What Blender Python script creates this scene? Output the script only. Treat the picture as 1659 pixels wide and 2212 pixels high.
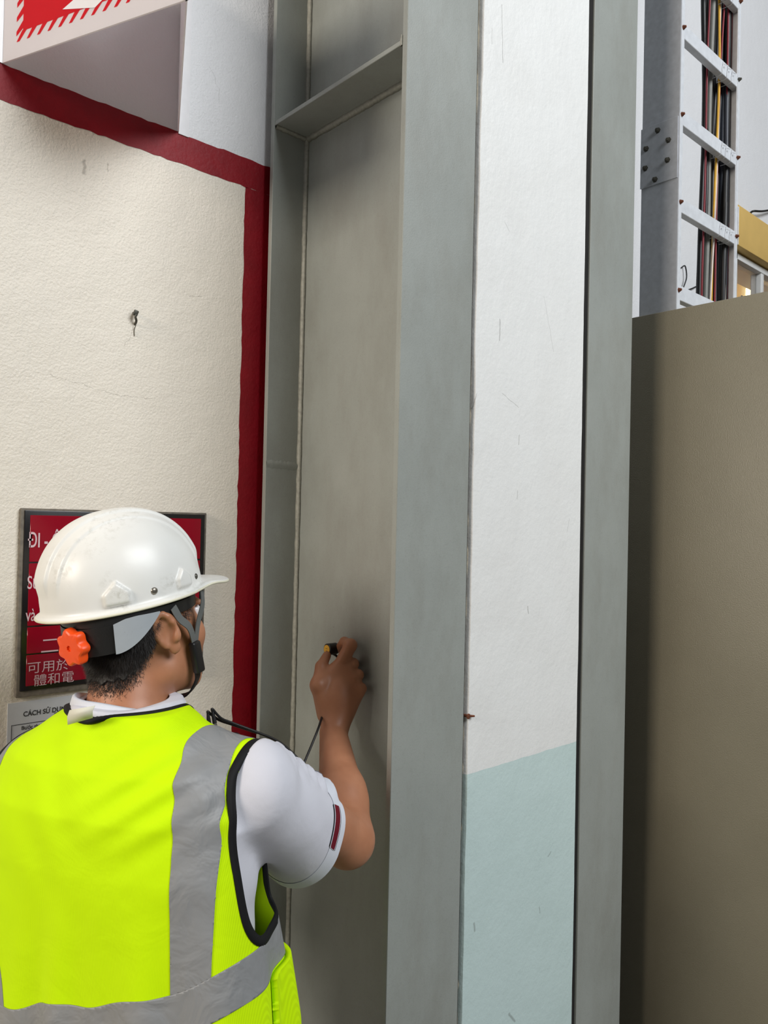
import bpy, bmesh, math, random
import numpy as np
from mathutils import Vector, Matrix

random.seed(7)
rng = np.random.default_rng(7)
scene = bpy.context.scene
for o in list(bpy.data.objects):
    bpy.data.objects.remove(o)
COL = scene.collection

# ------------------------------------------------------------------ camera
# world: +X runs along the wall to the right, +Y goes into the wall, Z up, floor at 0
FPX, YAW, PITCH, ROLL = 1670.0, math.radians(47.6), math.radians(0.74), math.radians(1.28)
CAM = np.array([0.0, 0.0, 1.60])
vd = np.array([math.cos(YAW) * math.cos(PITCH), math.sin(YAW) * math.cos(PITCH), math.sin(PITCH)])
rt = np.array([math.sin(YAW), -math.cos(YAW), 0.0])
upv = np.cross(rt, vd)
r2 = math.cos(ROLL) * rt + math.sin(ROLL) * upv
u2 = -math.sin(ROLL) * rt + math.cos(ROLL) * upv
cam_d = bpy.data.cameras.new('camera')
cam_d.sensor_fit = 'HORIZONTAL'
cam_d.sensor_width = 36.0
cam_d.lens = FPX / 1659.0 * 36.0
cam_d.clip_start = 0.02
cam = bpy.data.objects.new('camera', cam_d)
COL.objects.link(cam)
M = Matrix.Identity(4)
for i in range(3):
    M[i][0], M[i][1], M[i][2], M[i][3] = r2[i], u2[i], -vd[i], CAM[i]
cam.matrix_world = M
scene.camera = cam

# ------------------------------------------------------------------ world, light, exposure
world = bpy.data.worlds.new('world')
scene.world = world
world.use_nodes = True
wn = world.node_tree.nodes['Background']
wn.inputs[0].default_value = (1.0, 0.96, 0.90, 1)
wn.inputs[1].default_value = 0.075


def area_light(name, loc, aim, sx, sy, power, color):
    d = bpy.data.lights.new(name, 'AREA')
    d.shape = 'RECTANGLE'
    d.size, d.size_y, d.energy, d.color = sx, sy, power, color
    o = bpy.data.objects.new(name, d)
    COL.objects.link(o)
    o.location = loc
    o.rotation_euler = (Vector(aim) - Vector(loc)).to_track_quat('-Z', 'Y').to_euler()
    return o


area_light('roof_skylight', (1.9, -3.0, 4.9), (1.2, 1.2, 1.9), 3.4, 2.2, 235, (0.93, 0.97, 1.0))
area_light('side_opening', (-5.0, 0.50, 3.5), (1.0, 1.0, 1.8), 1.9, 1.5, 205, (1.0, 0.90, 0.78))
scene.view_settings.view_transform = 'Standard'
scene.view_settings.look = 'None'
scene.view_settings.gamma = 1.0
scene.view_settings.use_curve_mapping = False
scene.view_settings.exposure = 0.14
try:
    scene.cycles.max_bounces = 7
    scene.cycles.diffuse_bounces = 3
    scene.cycles.glossy_bounces = 2
except Exception:
    pass


# ------------------------------------------------------------------ pixel helpers (survey of the photo)
def ray(x, y):
    return vd + (x - 829.5) / FPX * r2 - (y - 1106.0) / FPX * u2


def P(x, y, d):
    return CAM + ray(x, y) * d


def onY(x, y, Y):
    r = ray(x, y)
    return CAM + r * (Y / r[1])


def onX(x, y, X):
    r = ray(x, y)
    return CAM + r * (X / r[0])


# ------------------------------------------------------------------ scene graph helpers
WM = {}


def link(o, parent=None, mw=None):
    COL.objects.link(o)
    mw = mw or Matrix.Identity(4)
    if parent is not None:
        o.parent = parent
        WM[o] = WM[parent].copy()
    else:
        o.matrix_world = mw
        WM[o] = mw.copy()
    return o


def tag(o, label=None, cat=None, group=None, kind=None):
    if label: o['label'] = label
    if cat: o['category'] = cat
    if group: o['group'] = group
    if kind: o['kind'] = kind
    return o


def thing(name, loc, label, cat, group=None, rz=0.0):
    o = bpy.data.objects.new(name, None)
    o.empty_display_size = 0.05
    mw = Matrix.Translation(Vector(loc)) @ Matrix.Rotation(rz, 4, 'Z')
    link(o, None, mw)
    return tag(o, label, cat, group)


def mesh(name, verts, faces, mat, parent=None, smooth=False, local=False, auto=None):
    V = np.asarray(verts, float).reshape(-1, 3)
    if parent is not None and not local:
        inv = np.array(WM[parent].inverted())
        V = V @ inv[:3, :3].T + inv[:3, 3]
    me = bpy.data.meshes.new(name)
    me.from_pydata(V.tolist(), [], [list(map(int, f)) for f in faces])
    me.validate()
    if mat is not None:
        me.materials.append(mat)
    if smooth:
        me.polygons.foreach_set('use_smooth', [True] * len(me.polygons))
    if auto is not None:
        me.polygons.foreach_set('use_smooth', [True] * len(me.polygons))
        try:
            me.set_sharp_from_angle(angle=math.radians(auto))
        except Exception:
            pass
    me.update()
    o = bpy.data.objects.new(name, me)
    return link(o, parent)


def rot_euler(rx=0, ry=0, rz=0):
    return np.array((Matrix.Rotation(rz, 3, 'Z') @ Matrix.Rotation(ry, 3, 'Y') @ Matrix.Rotation(rx, 3, 'X')))


def box_geo(lo, hi, bevel=0.0, seg=2):
    bm = bmesh.new()
    bmesh.ops.create_cube(bm, size=1.0)
    lo, hi = np.array(lo, float), np.array(hi, float)
    for v in bm.verts:
        v.co = Vector((lo + hi) / 2 + np.array(v.co) * (hi - lo))
    if bevel > 0:
        bmesh.ops.bevel(bm, geom=list(bm.edges), offset=bevel, segments=seg, affect='EDGES', profile=0.5)
    bm.verts.index_update()
    V = np.array([v.co[:] for v in bm.verts])
    F = [[v.index for v in f.verts] for f in bm.faces]
    bm.free()
    return V, F


def box(name, lo, hi, mat, parent=None, bevel=0.0, seg=2, R=None, at=None):
    V, F = box_geo(lo, hi, bevel, seg)
    if R is not None: V = V @ np.array(R).T
    if at is not None: V = V + np.array(at)
    return mesh(name, V, F, mat, parent, auto=40 if bevel else None)


def merge(*geos):
    V, F, n = [], [], 0
    for v, f in geos:
        v = np.asarray(v, float)
        V.append(v)
        F += [[i + n for i in q] for q in f]
        n += len(v)
    return np.concatenate(V), F


def spline(pts, n=8):
    p = np.array(pts, float)
    q = np.vstack([2 * p[0] - p[1], p, 2 * p[-1] - p[-2]])
    out = []
    for i in range(1, len(q) - 2):
        for t in np.linspace(0, 1, n, endpoint=False):
            a, b, c, d = q[i - 1], q[i], q[i + 1], q[i + 2]
            out.append(0.5 * ((2 * b) + (-a + c) * t + (2 * a - 5 * b + 4 * c - d) * t * t + (-a + 3 * b - 3 * c + d) * t ** 3))
    out.append(p[-1])
    return np.array(out)


def tube_geo(path, rad, n=10, cap=True, flat=None, updir=None):
    path = np.array(path, float)
    m = len(path)
    rad = np.full(m, rad) if np.isscalar(rad) else np.array(rad, float)
    T = np.gradient(path, axis=0)
    T /= np.linalg.norm(T, axis=1)[:, None] + 1e-12
    ref = np.array(updir if updir is not None else ([0, 0, 1] if abs(T[0][2]) < 0.9 else [1, 0, 0]), float)
    A = ref - T[0] * (ref @ T[0])
    A /= np.linalg.norm(A)
    V = []
    for i in range(m):
        A = (A if updir is None else ref) - T[i] * ((A if updir is None else ref) @ T[i])
        A /= np.linalg.norm(A) + 1e-12
        B = np.cross(T[i], A)
        for k in range(n):
            t = 2 * math.pi * k / n
            ca, sa = math.cos(t), math.sin(t)
            fa = 1.0 if flat is None else flat
            V.append(path[i] + rad[i] * (A * ca * fa + B * sa))
    F = []
    for i in range(m - 1):
        for k in range(n):
            F.append([i * n + k, i * n + (k + 1) % n, (i + 1) * n + (k + 1) % n, (i + 1) * n + k])
    if cap:
        F.append(list(range(n))[::-1])
        F.append([(m - 1) * n + k for k in range(n)])
    return np.array(V), F


def tube(name, path, rad, mat, parent=None, n=10, **kw):
    V, F = tube_geo(path, rad, n, **kw)
    return mesh(name, V, F, mat, parent, auto=50)


def lathe_geo(prof, axis_o, axis_d, n=24, lobes=None):
    """prof: list of (radius, height along axis)"""
    d = np.array(axis_d, float); d /= np.linalg.norm(d)
    ref = np.array([0, 0, 1.0]) if abs(d[2]) < 0.9 else np.array([1.0, 0, 0])
    A = np.cross(ref, d); A /= np.linalg.norm(A); B = np.cross(d, A)
    V, F = [], []
    for r, h in prof:
        for k in range(n):
            t = 2 * math.pi * k / n
            rr = r * (1 if lobes is None else lobes(t))
            V.append(np.array(axis_o) + d * h + rr * (A * math.cos(t) + B * math.sin(t)))
    for i in range(len(prof) - 1):
        for k in range(n):
            F.append([i * n + k, i * n + (k + 1) % n, (i + 1) * n + (k + 1) % n, (i + 1) * n + k])
    F.append(list(range(n))[::-1])
    F.append([(len(prof) - 1) * n + k for k in range(n)])
    return np.array(V), F


def lathe(name, prof, o, d, mat, parent=None, n=24, lobes=None, auto=35):
    V, F = lathe_geo(prof, o, d, n, lobes)
    return mesh(name, V, F, mat, parent, auto=auto)


def prism_geo(poly, origin, U, Vv, depth):
    """poly in 2D (u,v); extruded by depth along cross(U,V) direction (towards the viewer of the poly)"""
    U, Vv, O = np.array(U, float), np.array(Vv, float), np.array(origin, float)
    N = np.cross(U, Vv)
    poly = list(poly)
    a = sum(poly[i][0] * poly[(i + 1) % len(poly)][1] - poly[(i + 1) % len(poly)][0] * poly[i][1] for i in range(len(poly)))
    if a < 0: poly = poly[::-1]
    n = len(poly)
    back = [O + U * u + Vv * w for u, w in poly]
    front = [p + N * depth for p in back]
    F = [[i for i in range(n)][::-1], [n + i for i in range(n)]]
    for i in range(n):
        j = (i + 1) % n
        F.append([i, j, n + j, n + i])
    return np.array(back + front), F


def text(name, body, at, U, Vv, size, mat, parent, sx=1.0, bold=0.0, depth=0.0004, align='LEFT'):
    c = bpy.data.curves.new('lettering', 'FONT')
    c.body = body
    c.size = 1.0
    c.offset = bold
    c.align_x = align
    o = bpy.data.objects.new('lettering', c)
    COL.objects.link(o)
    dg = bpy.context.evaluated_depsgraph_get()
    me = bpy.data.meshes.new_from_object(o.evaluated_get(dg))
    V = np.array([v.co[:] for v in me.vertices])
    F = [list(p.vertices) for p in me.polygons]
    bpy.data.objects.remove(o)
    bpy.data.curves.remove(c)
    bpy.data.meshes.remove(me)
    U, Vv = np.array(U, float), np.array(Vv, float)
    N = np.cross(U, Vv)
    W = np.array(at, float) + V[:, :1] * size * sx * U + V[:, 1:2] * size * Vv + N * depth
    return mesh(name, W, F, mat, parent)


# ------------------------------------------------------------------ materials
def srgb(r, g, b):
    f = lambda c: ((c / 255.0 + 0.055) / 1.055) ** 2.4 if c > 10 else c / 255.0 / 12.92
    return (f(r), f(g), f(b), 1.0)


class NT:
    def __init__(s, name):
        s.m = bpy.data.materials.new(name)
        s.m.use_nodes = True
        s.t = s.m.node_tree
        s.b = s.t.nodes['Principled BSDF']
        s.tc = s.t.nodes.new('ShaderNodeTexCoord')
        s.co = s.tc.outputs['Object']

    def n(s, kind, **kw):
        x = s.t.nodes.new(kind)
        for k, v in kw.items(): setattr(x, k, v)
        return x

    def l(s, a, b): s.t.links.new(a, b)

    def inp(s, sock, v):
        if hasattr(v, 'is_output') or isinstance(v, bpy.types.NodeSocket): s.l(v, sock)
        else: sock.default_value = v

    def math(s, op, a, b=0.0, c=None, clamp=False):
        x = s.n('ShaderNodeMath', operation=op, use_clamp=clamp)
        s.inp(x.inputs[0], a); s.inp(x.inputs[1], b)
        if c is not None: s.inp(x.inputs[2], c)
        return x.outputs[0]

    def noise(s, scale, detail=3, rough=0.55, vec=None, stretch=None, dist=0.0):
        x = s.n('ShaderNodeTexNoise')
        x.inputs['Scale'].default_value = scale
        x.inputs['Detail'].default_value = detail
        x.inputs['Roughness'].default_value = rough
        x.inputs['Distortion'].default_value = dist
        v = vec or s.co
        if stretch:
            mp = s.n('ShaderNodeMapping')
            mp.inputs['Scale'].default_value = stretch
            s.l(v, mp.inputs['Vector'])
            v = mp.outputs[0]
        s.l(v, x.inputs['Vector'])
        return x.outputs[0]

    def ramp(s, f, a, b):
        x = s.n('ShaderNodeMapRange')
        x.inputs[1].default_value, x.inputs[2].default_value = a, b
        s.inp(x.inputs[0], f)
        return x.outputs[0]

    def mix(s, f, a, b, mode='MIX'):
        x = s.n('ShaderNodeMix', data_type='RGBA', blend_type=mode)
        s.inp(x.inputs[0], f); s.inp(x.inputs[6], a); s.inp(x.inputs[7], b)
        return x.outputs[2]

    def sep(s):
        x = s.n('ShaderNodeSeparateXYZ')
        s.l(s.co, x.inputs[0])
        return x.outputs

    def bump(s, h, strength, dist=0.002, prev=None):
        x = s.n('ShaderNodeBump')
        x.inputs['Strength'].default_value = strength
        x.inputs['Distance'].default_value = dist
        s.inp(x.inputs['Height'], h)
        if prev is not None: s.l(prev, x.inputs['Normal'])
        return x.outputs[0]

    def segment(s, A, B, p0, p1, w, soft=0.4, wob=None):
        """mask of a short stroke from p0 to p1 (coordinates on sockets A, B)"""
        dx, dz = p1[0] - p0[0], p1[1] - p0[1]
        L = math.hypot(dx, dz) + 1e-9
        tx, tz = dx / L, dz / L
        a = s.math('SUBTRACT', A, p0[0]); b = s.math('SUBTRACT', B, p0[1])
        al = s.math('ADD', s.math('MULTIPLY', a, tx), s.math('MULTIPLY', b, tz))
        ac = s.math('ADD', s.math('MULTIPLY', a, -tz), s.math('MULTIPLY', b, tx))
        if wob is not None: ac = s.math('ADD', ac, wob)
        k = s.math('MINIMUM', s.math('MAXIMUM', al, 0.0), L)
        e = s.math('SUBTRACT', al, k)
        d = s.math('SQRT', s.math('ADD', s.math('MULTIPLY', e, e), s.math('MULTIPLY', ac, ac)))
        return s.ramp(d, w, w * (1 - soft) * 0.5)

    def done(s, color=None, rough=None, normal=None, metal=None, spec=None):
        if color is not None: s.inp(s.b.inputs['Base Color'], color)
        if rough is not None: s.inp(s.b.inputs['Roughness'], rough)
        if normal is not None: s.l(normal, s.b.inputs['Normal'])
        if metal is not None: s.inp(s.b.inputs['Metallic'], metal)
        if spec is not None: s.inp(s.b.inputs['Specular IOR Level'], spec)
        return s.m


def plain(name, col, rough=0.5, metal=0.0, var=0.12, scale=40, bump=0.0, bscale=200, spec=None):
    t = NT(name)
    n = t.noise(scale, 4)
    c = t.mix(t.ramp(n, 0.3, 0.75), tuple(np.array(col[:3]) * (1 - var)) + (1,), tuple(np.minimum(np.array(col[:3]) * (1 + var * 0.5), 1)) + (1,))
    nm = t.bump(t.noise(bscale, 3), bump, 0.001) if bump else None
    return t.done(c, rough, nm, metal, spec)


def wall_material():
    t = NT('plaster_wall')
    X, Y, Z = t.sep()
    edge = t.math('MULTIPLY', t.math('SUBTRACT', t.noise(9, 4), 0.5), 0.01)
    incream = t.math('MULTIPLY', t.math('LESS_THAN', t.math('ADD', Z, edge), 2.39), t.math('LESS_THAN', X, 0.99))
    c = t.mix(incream, srgb(236, 236, 238), srgb(240, 231, 216))
    blotch = t.ramp(t.noise(3.0, 5, 0.6), 0.35, 0.75)
    c = t.mix(t.math('MULTIPLY', blotch, 0.35), c, t.mix(incream, srgb(226, 225, 226), srgb(234, 226, 214)))
    spots = t.ramp(t.noise(38, 5, 0.7), 0.70, 0.80)
    c = t.mix(t.math('MULTIPLY', spots, 0.30), c, srgb(150, 140, 125))
    wob = t.math('MULTIPLY', t.math('SUBTRACT', t.noise(60, 3), 0.5), 0.016)
    marks = None
    for p0, p1, w in (((0.684, 1.995), (0.682, 1.975), 0.0012), ((0.683, 1.976), (0.666, 1.95), 0.0010), ((0.575, 2.30), (0.575, 2.275), 0.004),
                      ((0.62, 2.31), (0.625, 2.295), 0.0015), ((0.81, 2.08), (0.84, 2.09), 0.0012), ((0.52, 1.868), (0.66, 1.845), 0.0007), ((0.66, 1.845), (0.74, 1.85), 0.0006),
                      ((0.845, 2.60), (0.868, 2.56), 0.0006), ((0.868, 2.56), (0.872, 2.53), 0.0007), ((0.77, 1.54), (0.80, 1.55), 0.001),
                      ((2.9, 2.9), (2.94, 2.86), 0.002)):
        k = t.segment(X, Z, p0, p1, w, wob=wob)
        marks = k if marks is None else t.math('MAXIMUM', marks, k)
    c = t.mix(t.math('MULTIPLY', marks, 0.4), c, srgb(96, 84, 70))
    n1 = t.bump(t.noise(210, 4, 0.6), 0.8, 0.0018)
    n2 = t.bump(t.noise(16, 4), 0.45, 0.006, n1)
    return t.done(c, 0.42, n2)


def paint_material(name, col, bumpy=0.4):
    t = NT(name)
    c = t.mix(t.ramp(t.noise(20, 5), 0.3, 0.8), col, tuple(np.array(col[:3]) * 0.75) + (1,))
    n1 = t.bump(t.noise(130, 4, 0.6), bumpy, 0.0018)
    n2 = t.bump(t.noise(16, 4), 0.3, 0.005, n1)
    return t.done(c, 0.5, n2, spec=0.3)


def pier_material():
    t = NT('pier_plaster')
    X, Y, Z = t.sep()
    w = t.math('MULTIPLY', t.math('SUBTRACT', t.noise(22, 3), 0.5), 0.006)
    green = t.math('LESS_THAN', t.math('ADD', Z, w), 1.087)
    c = t.mix(green, srgb(238, 238, 236), srgb(204, 223, 221))
    bl = t.ramp(t.noise(6, 6, 0.65), 0.45, 0.8)
    c = t.mix(t.math('MULTIPLY', bl, 0.35), c, t.mix(green, srgb(222, 220, 216), srgb(188, 208, 204)))
    wob = t.math('MULTIPLY', t.math('SUBTRACT', t.noise(50, 3), 0.5), 0.006)
    marks = None
    S = [((1084, 10), (1086, 135), 0.0014), ((1080, 690), (1079, 735), 0.0022), ((1122, 940), (1120, 960), 0.0016), ((1085, 850), (1120, 880), 0.0009),
         ((1020, 900), (1030, 850), 0.001), ((1062, 60), (1063, 95), 0.001), ((1190, 1840), (1184, 1850), 0.002), ((1175, 640), (1196, 760), 0.0006),
         ((1024, 1995), (1026, 2010), 0.0035), ((1100, 2190), (1112, 2206), 0.004), ((1140, 1310), (1142, 1325), 0.002), ((1118, 1060), (1117, 1078), 0.0012),
         ((1165, 1960), (1166, 1972), 0.002), ((1090, 480), (1100, 500), 0.0008), ((1230, 1120), (1225, 1150), 0.0008)]
    for a, b, wd in S:
        pa, pb = onY(*a, 1.05), onY(*b, 1.05)
        k = t.segment(X, Z, (pa[0], pa[2]), (pb[0], pb[2]), wd, wob=wob)
        marks = k if marks is None else t.math('MAXIMUM', marks, k)
    c = t.mix(t.math('MULTIPLY', marks, 0.42), c, srgb(92, 90, 82))
    specks = t.ramp(t.noise(160, 2, 0.5), 0.77, 0.82)
    c = t.mix(t.math('MULTIPLY', specks, 0.6), c, srgb(110, 108, 100))
    n1 = t.bump(t.noise(110, 4, 0.6), 0.45, 0.0016)
    n2 = t.bump(t.noise(14, 5, 0.6, stretch=(1, 1, 0.7)), 0.45, 0.006, n1)
    return t.done(c, 0.45, n2)


def steel_material():
    t = NT('grey_steel_paint')
    X, Y, Z = t.sep()
    c = t.mix(t.ramp(t.noise(5, 5, 0.6), 0.3, 0.75), srgb(150, 154, 149), srgb(159, 163, 158))
    c = t.mix(t.math('MULTIPLY', t.ramp(t.noise(300, 2), 0.55, 0.8), 0.35), c, srgb(132, 135, 128))
    # streaky hand and rag grime
    low = t.ramp(t.noise(7, 6, 0.7, stretch=(1, 1, 0.35)), 0.45, 0.75)
    c = t.mix(t.math('MULTIPLY', low, 0.35), c, srgb(118, 112, 100))
    sp = t.ramp(t.noise(120, 3, 0.6), 0.74, 0.80)
    c = t.mix(t.math('MULTIPLY', sp, 0.55), c, srgb(70, 66, 58))
    wob = t.math('MULTIPLY', t.math('SUBTRACT', t.noise(40, 3), 0.5), 0.004)
    marks = None
    for a, b, wd, Yp in (((918, 1195), (940, 1190), 0.003, 1.05), ((960, 940), (966, 1000), 0.012, 1.05), ((990, 930), (1000, 1010), 0.008, 1.05), ((1335, 1330), (1345, 1350), 0.002, 1.05),
                         ((1320, 2130), (1340, 2180), 0.010, 1.05), ((1345, 2070), (1350, 2130), 0.008, 1.05), ((1316, 980), (1326, 1030), 0.0012, 1.05), ((940, 385), (941, 420), 0.0008, 1.05)):
        pa, pb = onY(*a, Yp), onY(*b, Yp)
        k = t.segment(X, Z, (pa[0], pa[2]), (pb[0], pb[2]), wd, wob=wob)
        k = t.math('MULTIPLY', k, t.ramp(t.noise(90, 5, 0.7), 0.42, 0.6))
        marks = k if marks is None else t.math('MAXIMUM', marks, k)
    c = t.mix(t.math('MULTIPLY', marks, 0.55), c, srgb(84, 80, 72))
    n1 = t.bump(t.noise(420, 2), 0.25, 0.0008)
    n2 = t.bump(t.noise(5, 3), 0.25, 0.01, n1)
    return t.done(c, 0.42, n2)


def cabinet_material():
    t = NT('textured_powder_coat')
    c = t.mix(t.ramp(t.noise(4, 4), 0.3, 0.8), srgb(130, 124, 106), srgb(139, 133, 115))
    X, Y, Z = t.sep()
    wob = t.math('MULTIPLY', t.math('SUBTRACT', t.noise(40, 3), 0.5), 0.01)
    marks = None
    for a, b, wd in (((1420, 2050), (1460, 2085), 0.0015), ((1455, 2100), (1520, 2040), 0.0015), ((1510, 2120), (1560, 2090), 0.002), ((1530, 2130), (1545, 2170), 0.002), ((1500, 2160), (1512, 2125), 0.0015)):
        pa, pb = onX(*a, 2.0), onX(*b, 2.0)
        k = t.segment(Y, Z, (pa[1], pa[2]), (pb[1], pb[2]), wd, wob=wob)
        marks = k if marks is None else t.math('MAXIMUM', marks, k)
    c = t.mix(t.math('MULTIPLY', marks, 0.5), c, srgb(60, 52, 36))
    n1 = t.bump(t.noise(330, 3, 0.55), 0.6, 0.0014)
    return t.done(c, 0.40, n1)


M_wall = wall_material()
M_red = paint_material('red_wall_paint', srgb(146, 4, 24))
M_pier = pier_material()
M_steel = steel_material()
M_cab = cabinet_material()
M_mortar = plain('mortar', srgb(178, 168, 148), 0.9, var=0.3, scale=90, bump=0.9, bscale=120)
M_weld = plain('painted_weld', srgb(168, 168, 158), 0.5, var=0.25, scale=120, bump=0.6, bscale=260)
M_floor = plain('concrete_floor', srgb(118, 116, 110), 0.7, var=0.25, scale=6, bump=0.3, bscale=60)
M_white = plain('white_acrylic', srgb(236, 234, 236), 0.22, var=0.04)
M_gal = plain('galvanised_steel', srgb(172, 174, 176), 0.42, metal=0.25, var=0.15, scale=60, bump=0.15, bscale=300)
M_galw = plain('white_painted_steel', srgb(214, 217, 222), 0.45, var=0.10, scale=50)
M_bolt = plain('dull_bolt_steel', srgb(96, 94, 86), 0.45, metal=0.6, var=0.4, scale=400)
M_rust = plain('rust', srgb(112, 62, 38), 0.85, var=0.5, scale=300)
M_black = plain('black_rubber', srgb(24, 24, 25), 0.45, var=0.15)
M_blackp = plain('black_plastic', srgb(30, 30, 31), 0.38, var=0.1)
M_dark = plain('gap_shade', srgb(26, 23, 20), 0.9, var=0.3)
M_alu = plain('window_aluminium', srgb(226, 226, 224), 0.35, var=0.05)
M_yel = plain('ochre_wall_paint', srgb(214, 178, 104), 0.6, var=0.08, scale=8)
M_wood = plain('plywood', srgb(186, 136, 84), 0.6, var=0.3, scale=10)
M_cream = plain('cream_board', srgb(248, 238, 190), 0.6, var=0.04)
M_signblack = plain('sign_black', srgb(26, 24, 26), 0.2, var=0.1)
M_signred = plain('sign_red', srgb(150, 10, 34), 0.15, var=0.05)
M_signframe = plain('sign_frame', srgb(120, 112, 100), 0.7, var=0.4, scale=80)
M_pink = plain('sign_letter_white', srgb(226, 196, 200), 0.3, var=0.04)
M_printred = plain('print_red', srgb(236, 30, 52), 0.2, var=0.04)
M_paper = plain('paper', srgb(214, 216, 220), 0.7, var=0.04)
M_ink = plain('ink', srgb(28, 28, 34), 0.7, var=0.1)

# ------------------------------------------------------------------ the setting
YW = 1.53            # face of the plaster wall
YF = 1.05            # room side face of the columns and the pier
floor = box('floor', (-7, -5.5, -0.1), (8, YW + 1.6, 0.0), M_floor)
tag(floor, 'grey concrete factory floor under the worker and the columns', 'floor', kind='structure')

# wall with a window opening far right
WX0, WX1, WZ0, WZ1 = 3.50, 4.70, 2.05, 2.86
xs = [-3.0, WX0, WX1, 7.0]; zs = [0.0, WZ0, WZ1, 5.2]
V, F = [], []
for y in (YW, YW + 0.18):
    for z in zs:
        for x in xs: V.append((x, y, z))
idx = lambda s, i, j: s * 16 + j * 4 + i
for j in range(3):
    for i in range(3):
        if i == 1 and j == 1: continue
        F.append([idx(0, i, j), idx(0, i + 1, j), idx(0, i + 1, j + 1), idx(0, i, j + 1)])
        F.append([idx(1, i, j), idx(1, i, j + 1), idx(1, i + 1, j + 1), idx(1, i + 1, j)])
for (a, b) in (((1, 1), (2, 1)), ((2, 1), (2, 2)), ((2, 2), (1, 2)), ((1, 2), (1, 1)), ((3, 0), (0, 0)), ((3, 3), (3, 0)), ((0, 3), (3, 3)), ((0, 0), (0, 3))):
    F.append([idx(0, *a), idx(0, *b), idx(1, *b), idx(1, *a)])
wall = mesh('wall_back', V, F, M_wall)
tag(wall, 'cream and white plastered wall behind the worker and the steel columns', 'wall', kind='structure')


def wavy_strip(x0, z0, x1, z1, w0, w1, n=60, amp=0.0016):
    """painted band with hand-brushed edges; centreline from (x0,z0) to (x1,z1)"""
    a, b = np.array([x0, z0]), np.array([x1, z1])
    t = (b - a) / np.linalg.norm(b - a)
    nn = np.array([-t[1], t[0]])
    V, F = [], []
    for i in range(n + 1):
        p = a + (b - a) * i / n
        e1 = w0 + amp * (rng.random() - .5) * 2
        e2 = w1 + amp * (rng.random() - .5) * 2
        for q, y in ((p + nn * e1, YW - 0.0006), (p - nn * e2, YW - 0.0006)):
            V.append((q[0], y, q[1]))
    for i in range(n): F.append([2 * i + 1, 2 * i + 3, 2 * i + 2, 2 * i])
    return np.array(V), F


Vs, Fs = wavy_strip(-0.6, 2.393, 1.05, 2.396, 0.032, 0.034, 110)
mesh('painted_stripe', Vs, Fs, M_red, wall)['label'] = 'dark red painted border along the top of the cream wall field'
Vs, Fs = wavy_strip(0.996, 0.2, 0.996, 2.362, 0.053, 0.06, 110)
mesh('painted_stripe', Vs, Fs, M_red, wall)['label'] = 'dark red painted border running down beside the column'
tag(box('trim_1', (3.30, YW - 0.05, 2.865), (6.0, YW, 3.045), M_yel, bevel=0.004), 'ochre painted lintel band above the far window', 'trim', kind='structure')

# window and what is seen through it
win = thing('window_1', (WX0, YW + 0.06, WZ0), 'white aluminium window below the ochre band, far right', 'window')
win['kind'] = 'structure'
for nm, lo, hi in (('frame', (WX0, YW - 0.012, WZ0), (WX0 + 0.03, YW + 0.05, WZ1)), ('frame', (WX1 - 0.03, YW - 0.012, WZ0), (WX1, YW + 0.05, WZ1)),
                   ('frame', (WX0, YW - 0.012, WZ1 - 0.028), (WX1, YW + 0.05, WZ1)), ('frame', (WX0, YW - 0.012, WZ0), (WX1, YW + 0.05, WZ0 + 0.04)),
                   ('mullion', (3.80, YW - 0.008, WZ0), (3.835, YW + 0.045, WZ1))):
    box(nm, lo, hi, M_alu, win, bevel=0.003)
t = NT('window_glass')
t.b.inputs['Transmission Weight'].default_value = 1.0
M_glass = t.done((0.95, 0.97, 0.97, 1), 0.02)
box('pane', (WX0 + 0.03, YW + 0.015, WZ0 + 0.04), (3.80, YW + 0.019, WZ1 - 0.028), M_glass, win)
box('pane', (3.835, YW + 0.022, WZ0 + 0.04), (WX1 - 0.03, YW + 0.026, WZ1 - 0.028), M_glass, win)
tag(box('plywood_board', (3.2, YW + 0.80, 0.0), (6.4, YW + 0.82, 3.4), M_wood), 'brown plywood boarding seen through the far window', 'board')
tag(box('cream_post', (onY(1611, 610, YW + 0.5)[0], YW + 0.50, 0.0), (onY(1628, 610, YW + 0.5)[0], YW + 0.56, 3.4), M_cream, bevel=0.004), 'pale yellow upright behind the far window pane', 'post')
lp = bpy.data.lights.new('office_lamp', 'POINT'); lp.energy = 45; lp.shadow_soft_size = 0.15; lp.color = (1, .9, .74)
lpo = bpy.data.objects.new('office_lamp', lp); COL.objects.link(lpo); lpo.location = (4.95, YW + 0.36, 3.0)
for k in range(5):
    z = 2.42 + 0.075 * k
    box('louvre', (3.835, YW + 0.10, z), (WX1 - 0.04, YW + 0.105, z + 0.035), M_alu, win, bevel=0.001)

# plaster pier between the two columns
px0, px1 = 1.203, 1.600
n = 200
zz = np.linspace(0, 5.0, n)
jl = np.convolve(rng.normal(0, 1, n + 8), np.ones(5) / 5, 'same')[4:-4] * 0.0035 + np.convolve(rng.normal(0, 1, n), np.ones(25) / 25, 'same') * 0.006
jr = np.convolve(rng.normal(0, 1, n + 8), np.ones(5) / 5, 'same')[4:-4] * 0.0012
V, F = [], []
for i, z in enumerate(zz):
    a, b = px0 + jl[i] * (1.0 if z > 1.7 else 0.5) + 0.004 * max(0, min(1, (z - 1.9) / .6)), px1 + jr[i] + (1.1 - z) * 0.003
    V += [(a - 0.002, YW, z), (a - 0.001, YF + 0.006, z), (a + 0.003, YF, z), (b - 0.003, YF, z), (b, YF + 0.004, z), (b, YW, z)]
for i in range(n - 1):
    for k in range(5): F.append([i * 6 + k, i * 6 + k + 1, i * 6 + 6 + k + 1, i * 6 + 6 + k])
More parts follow.
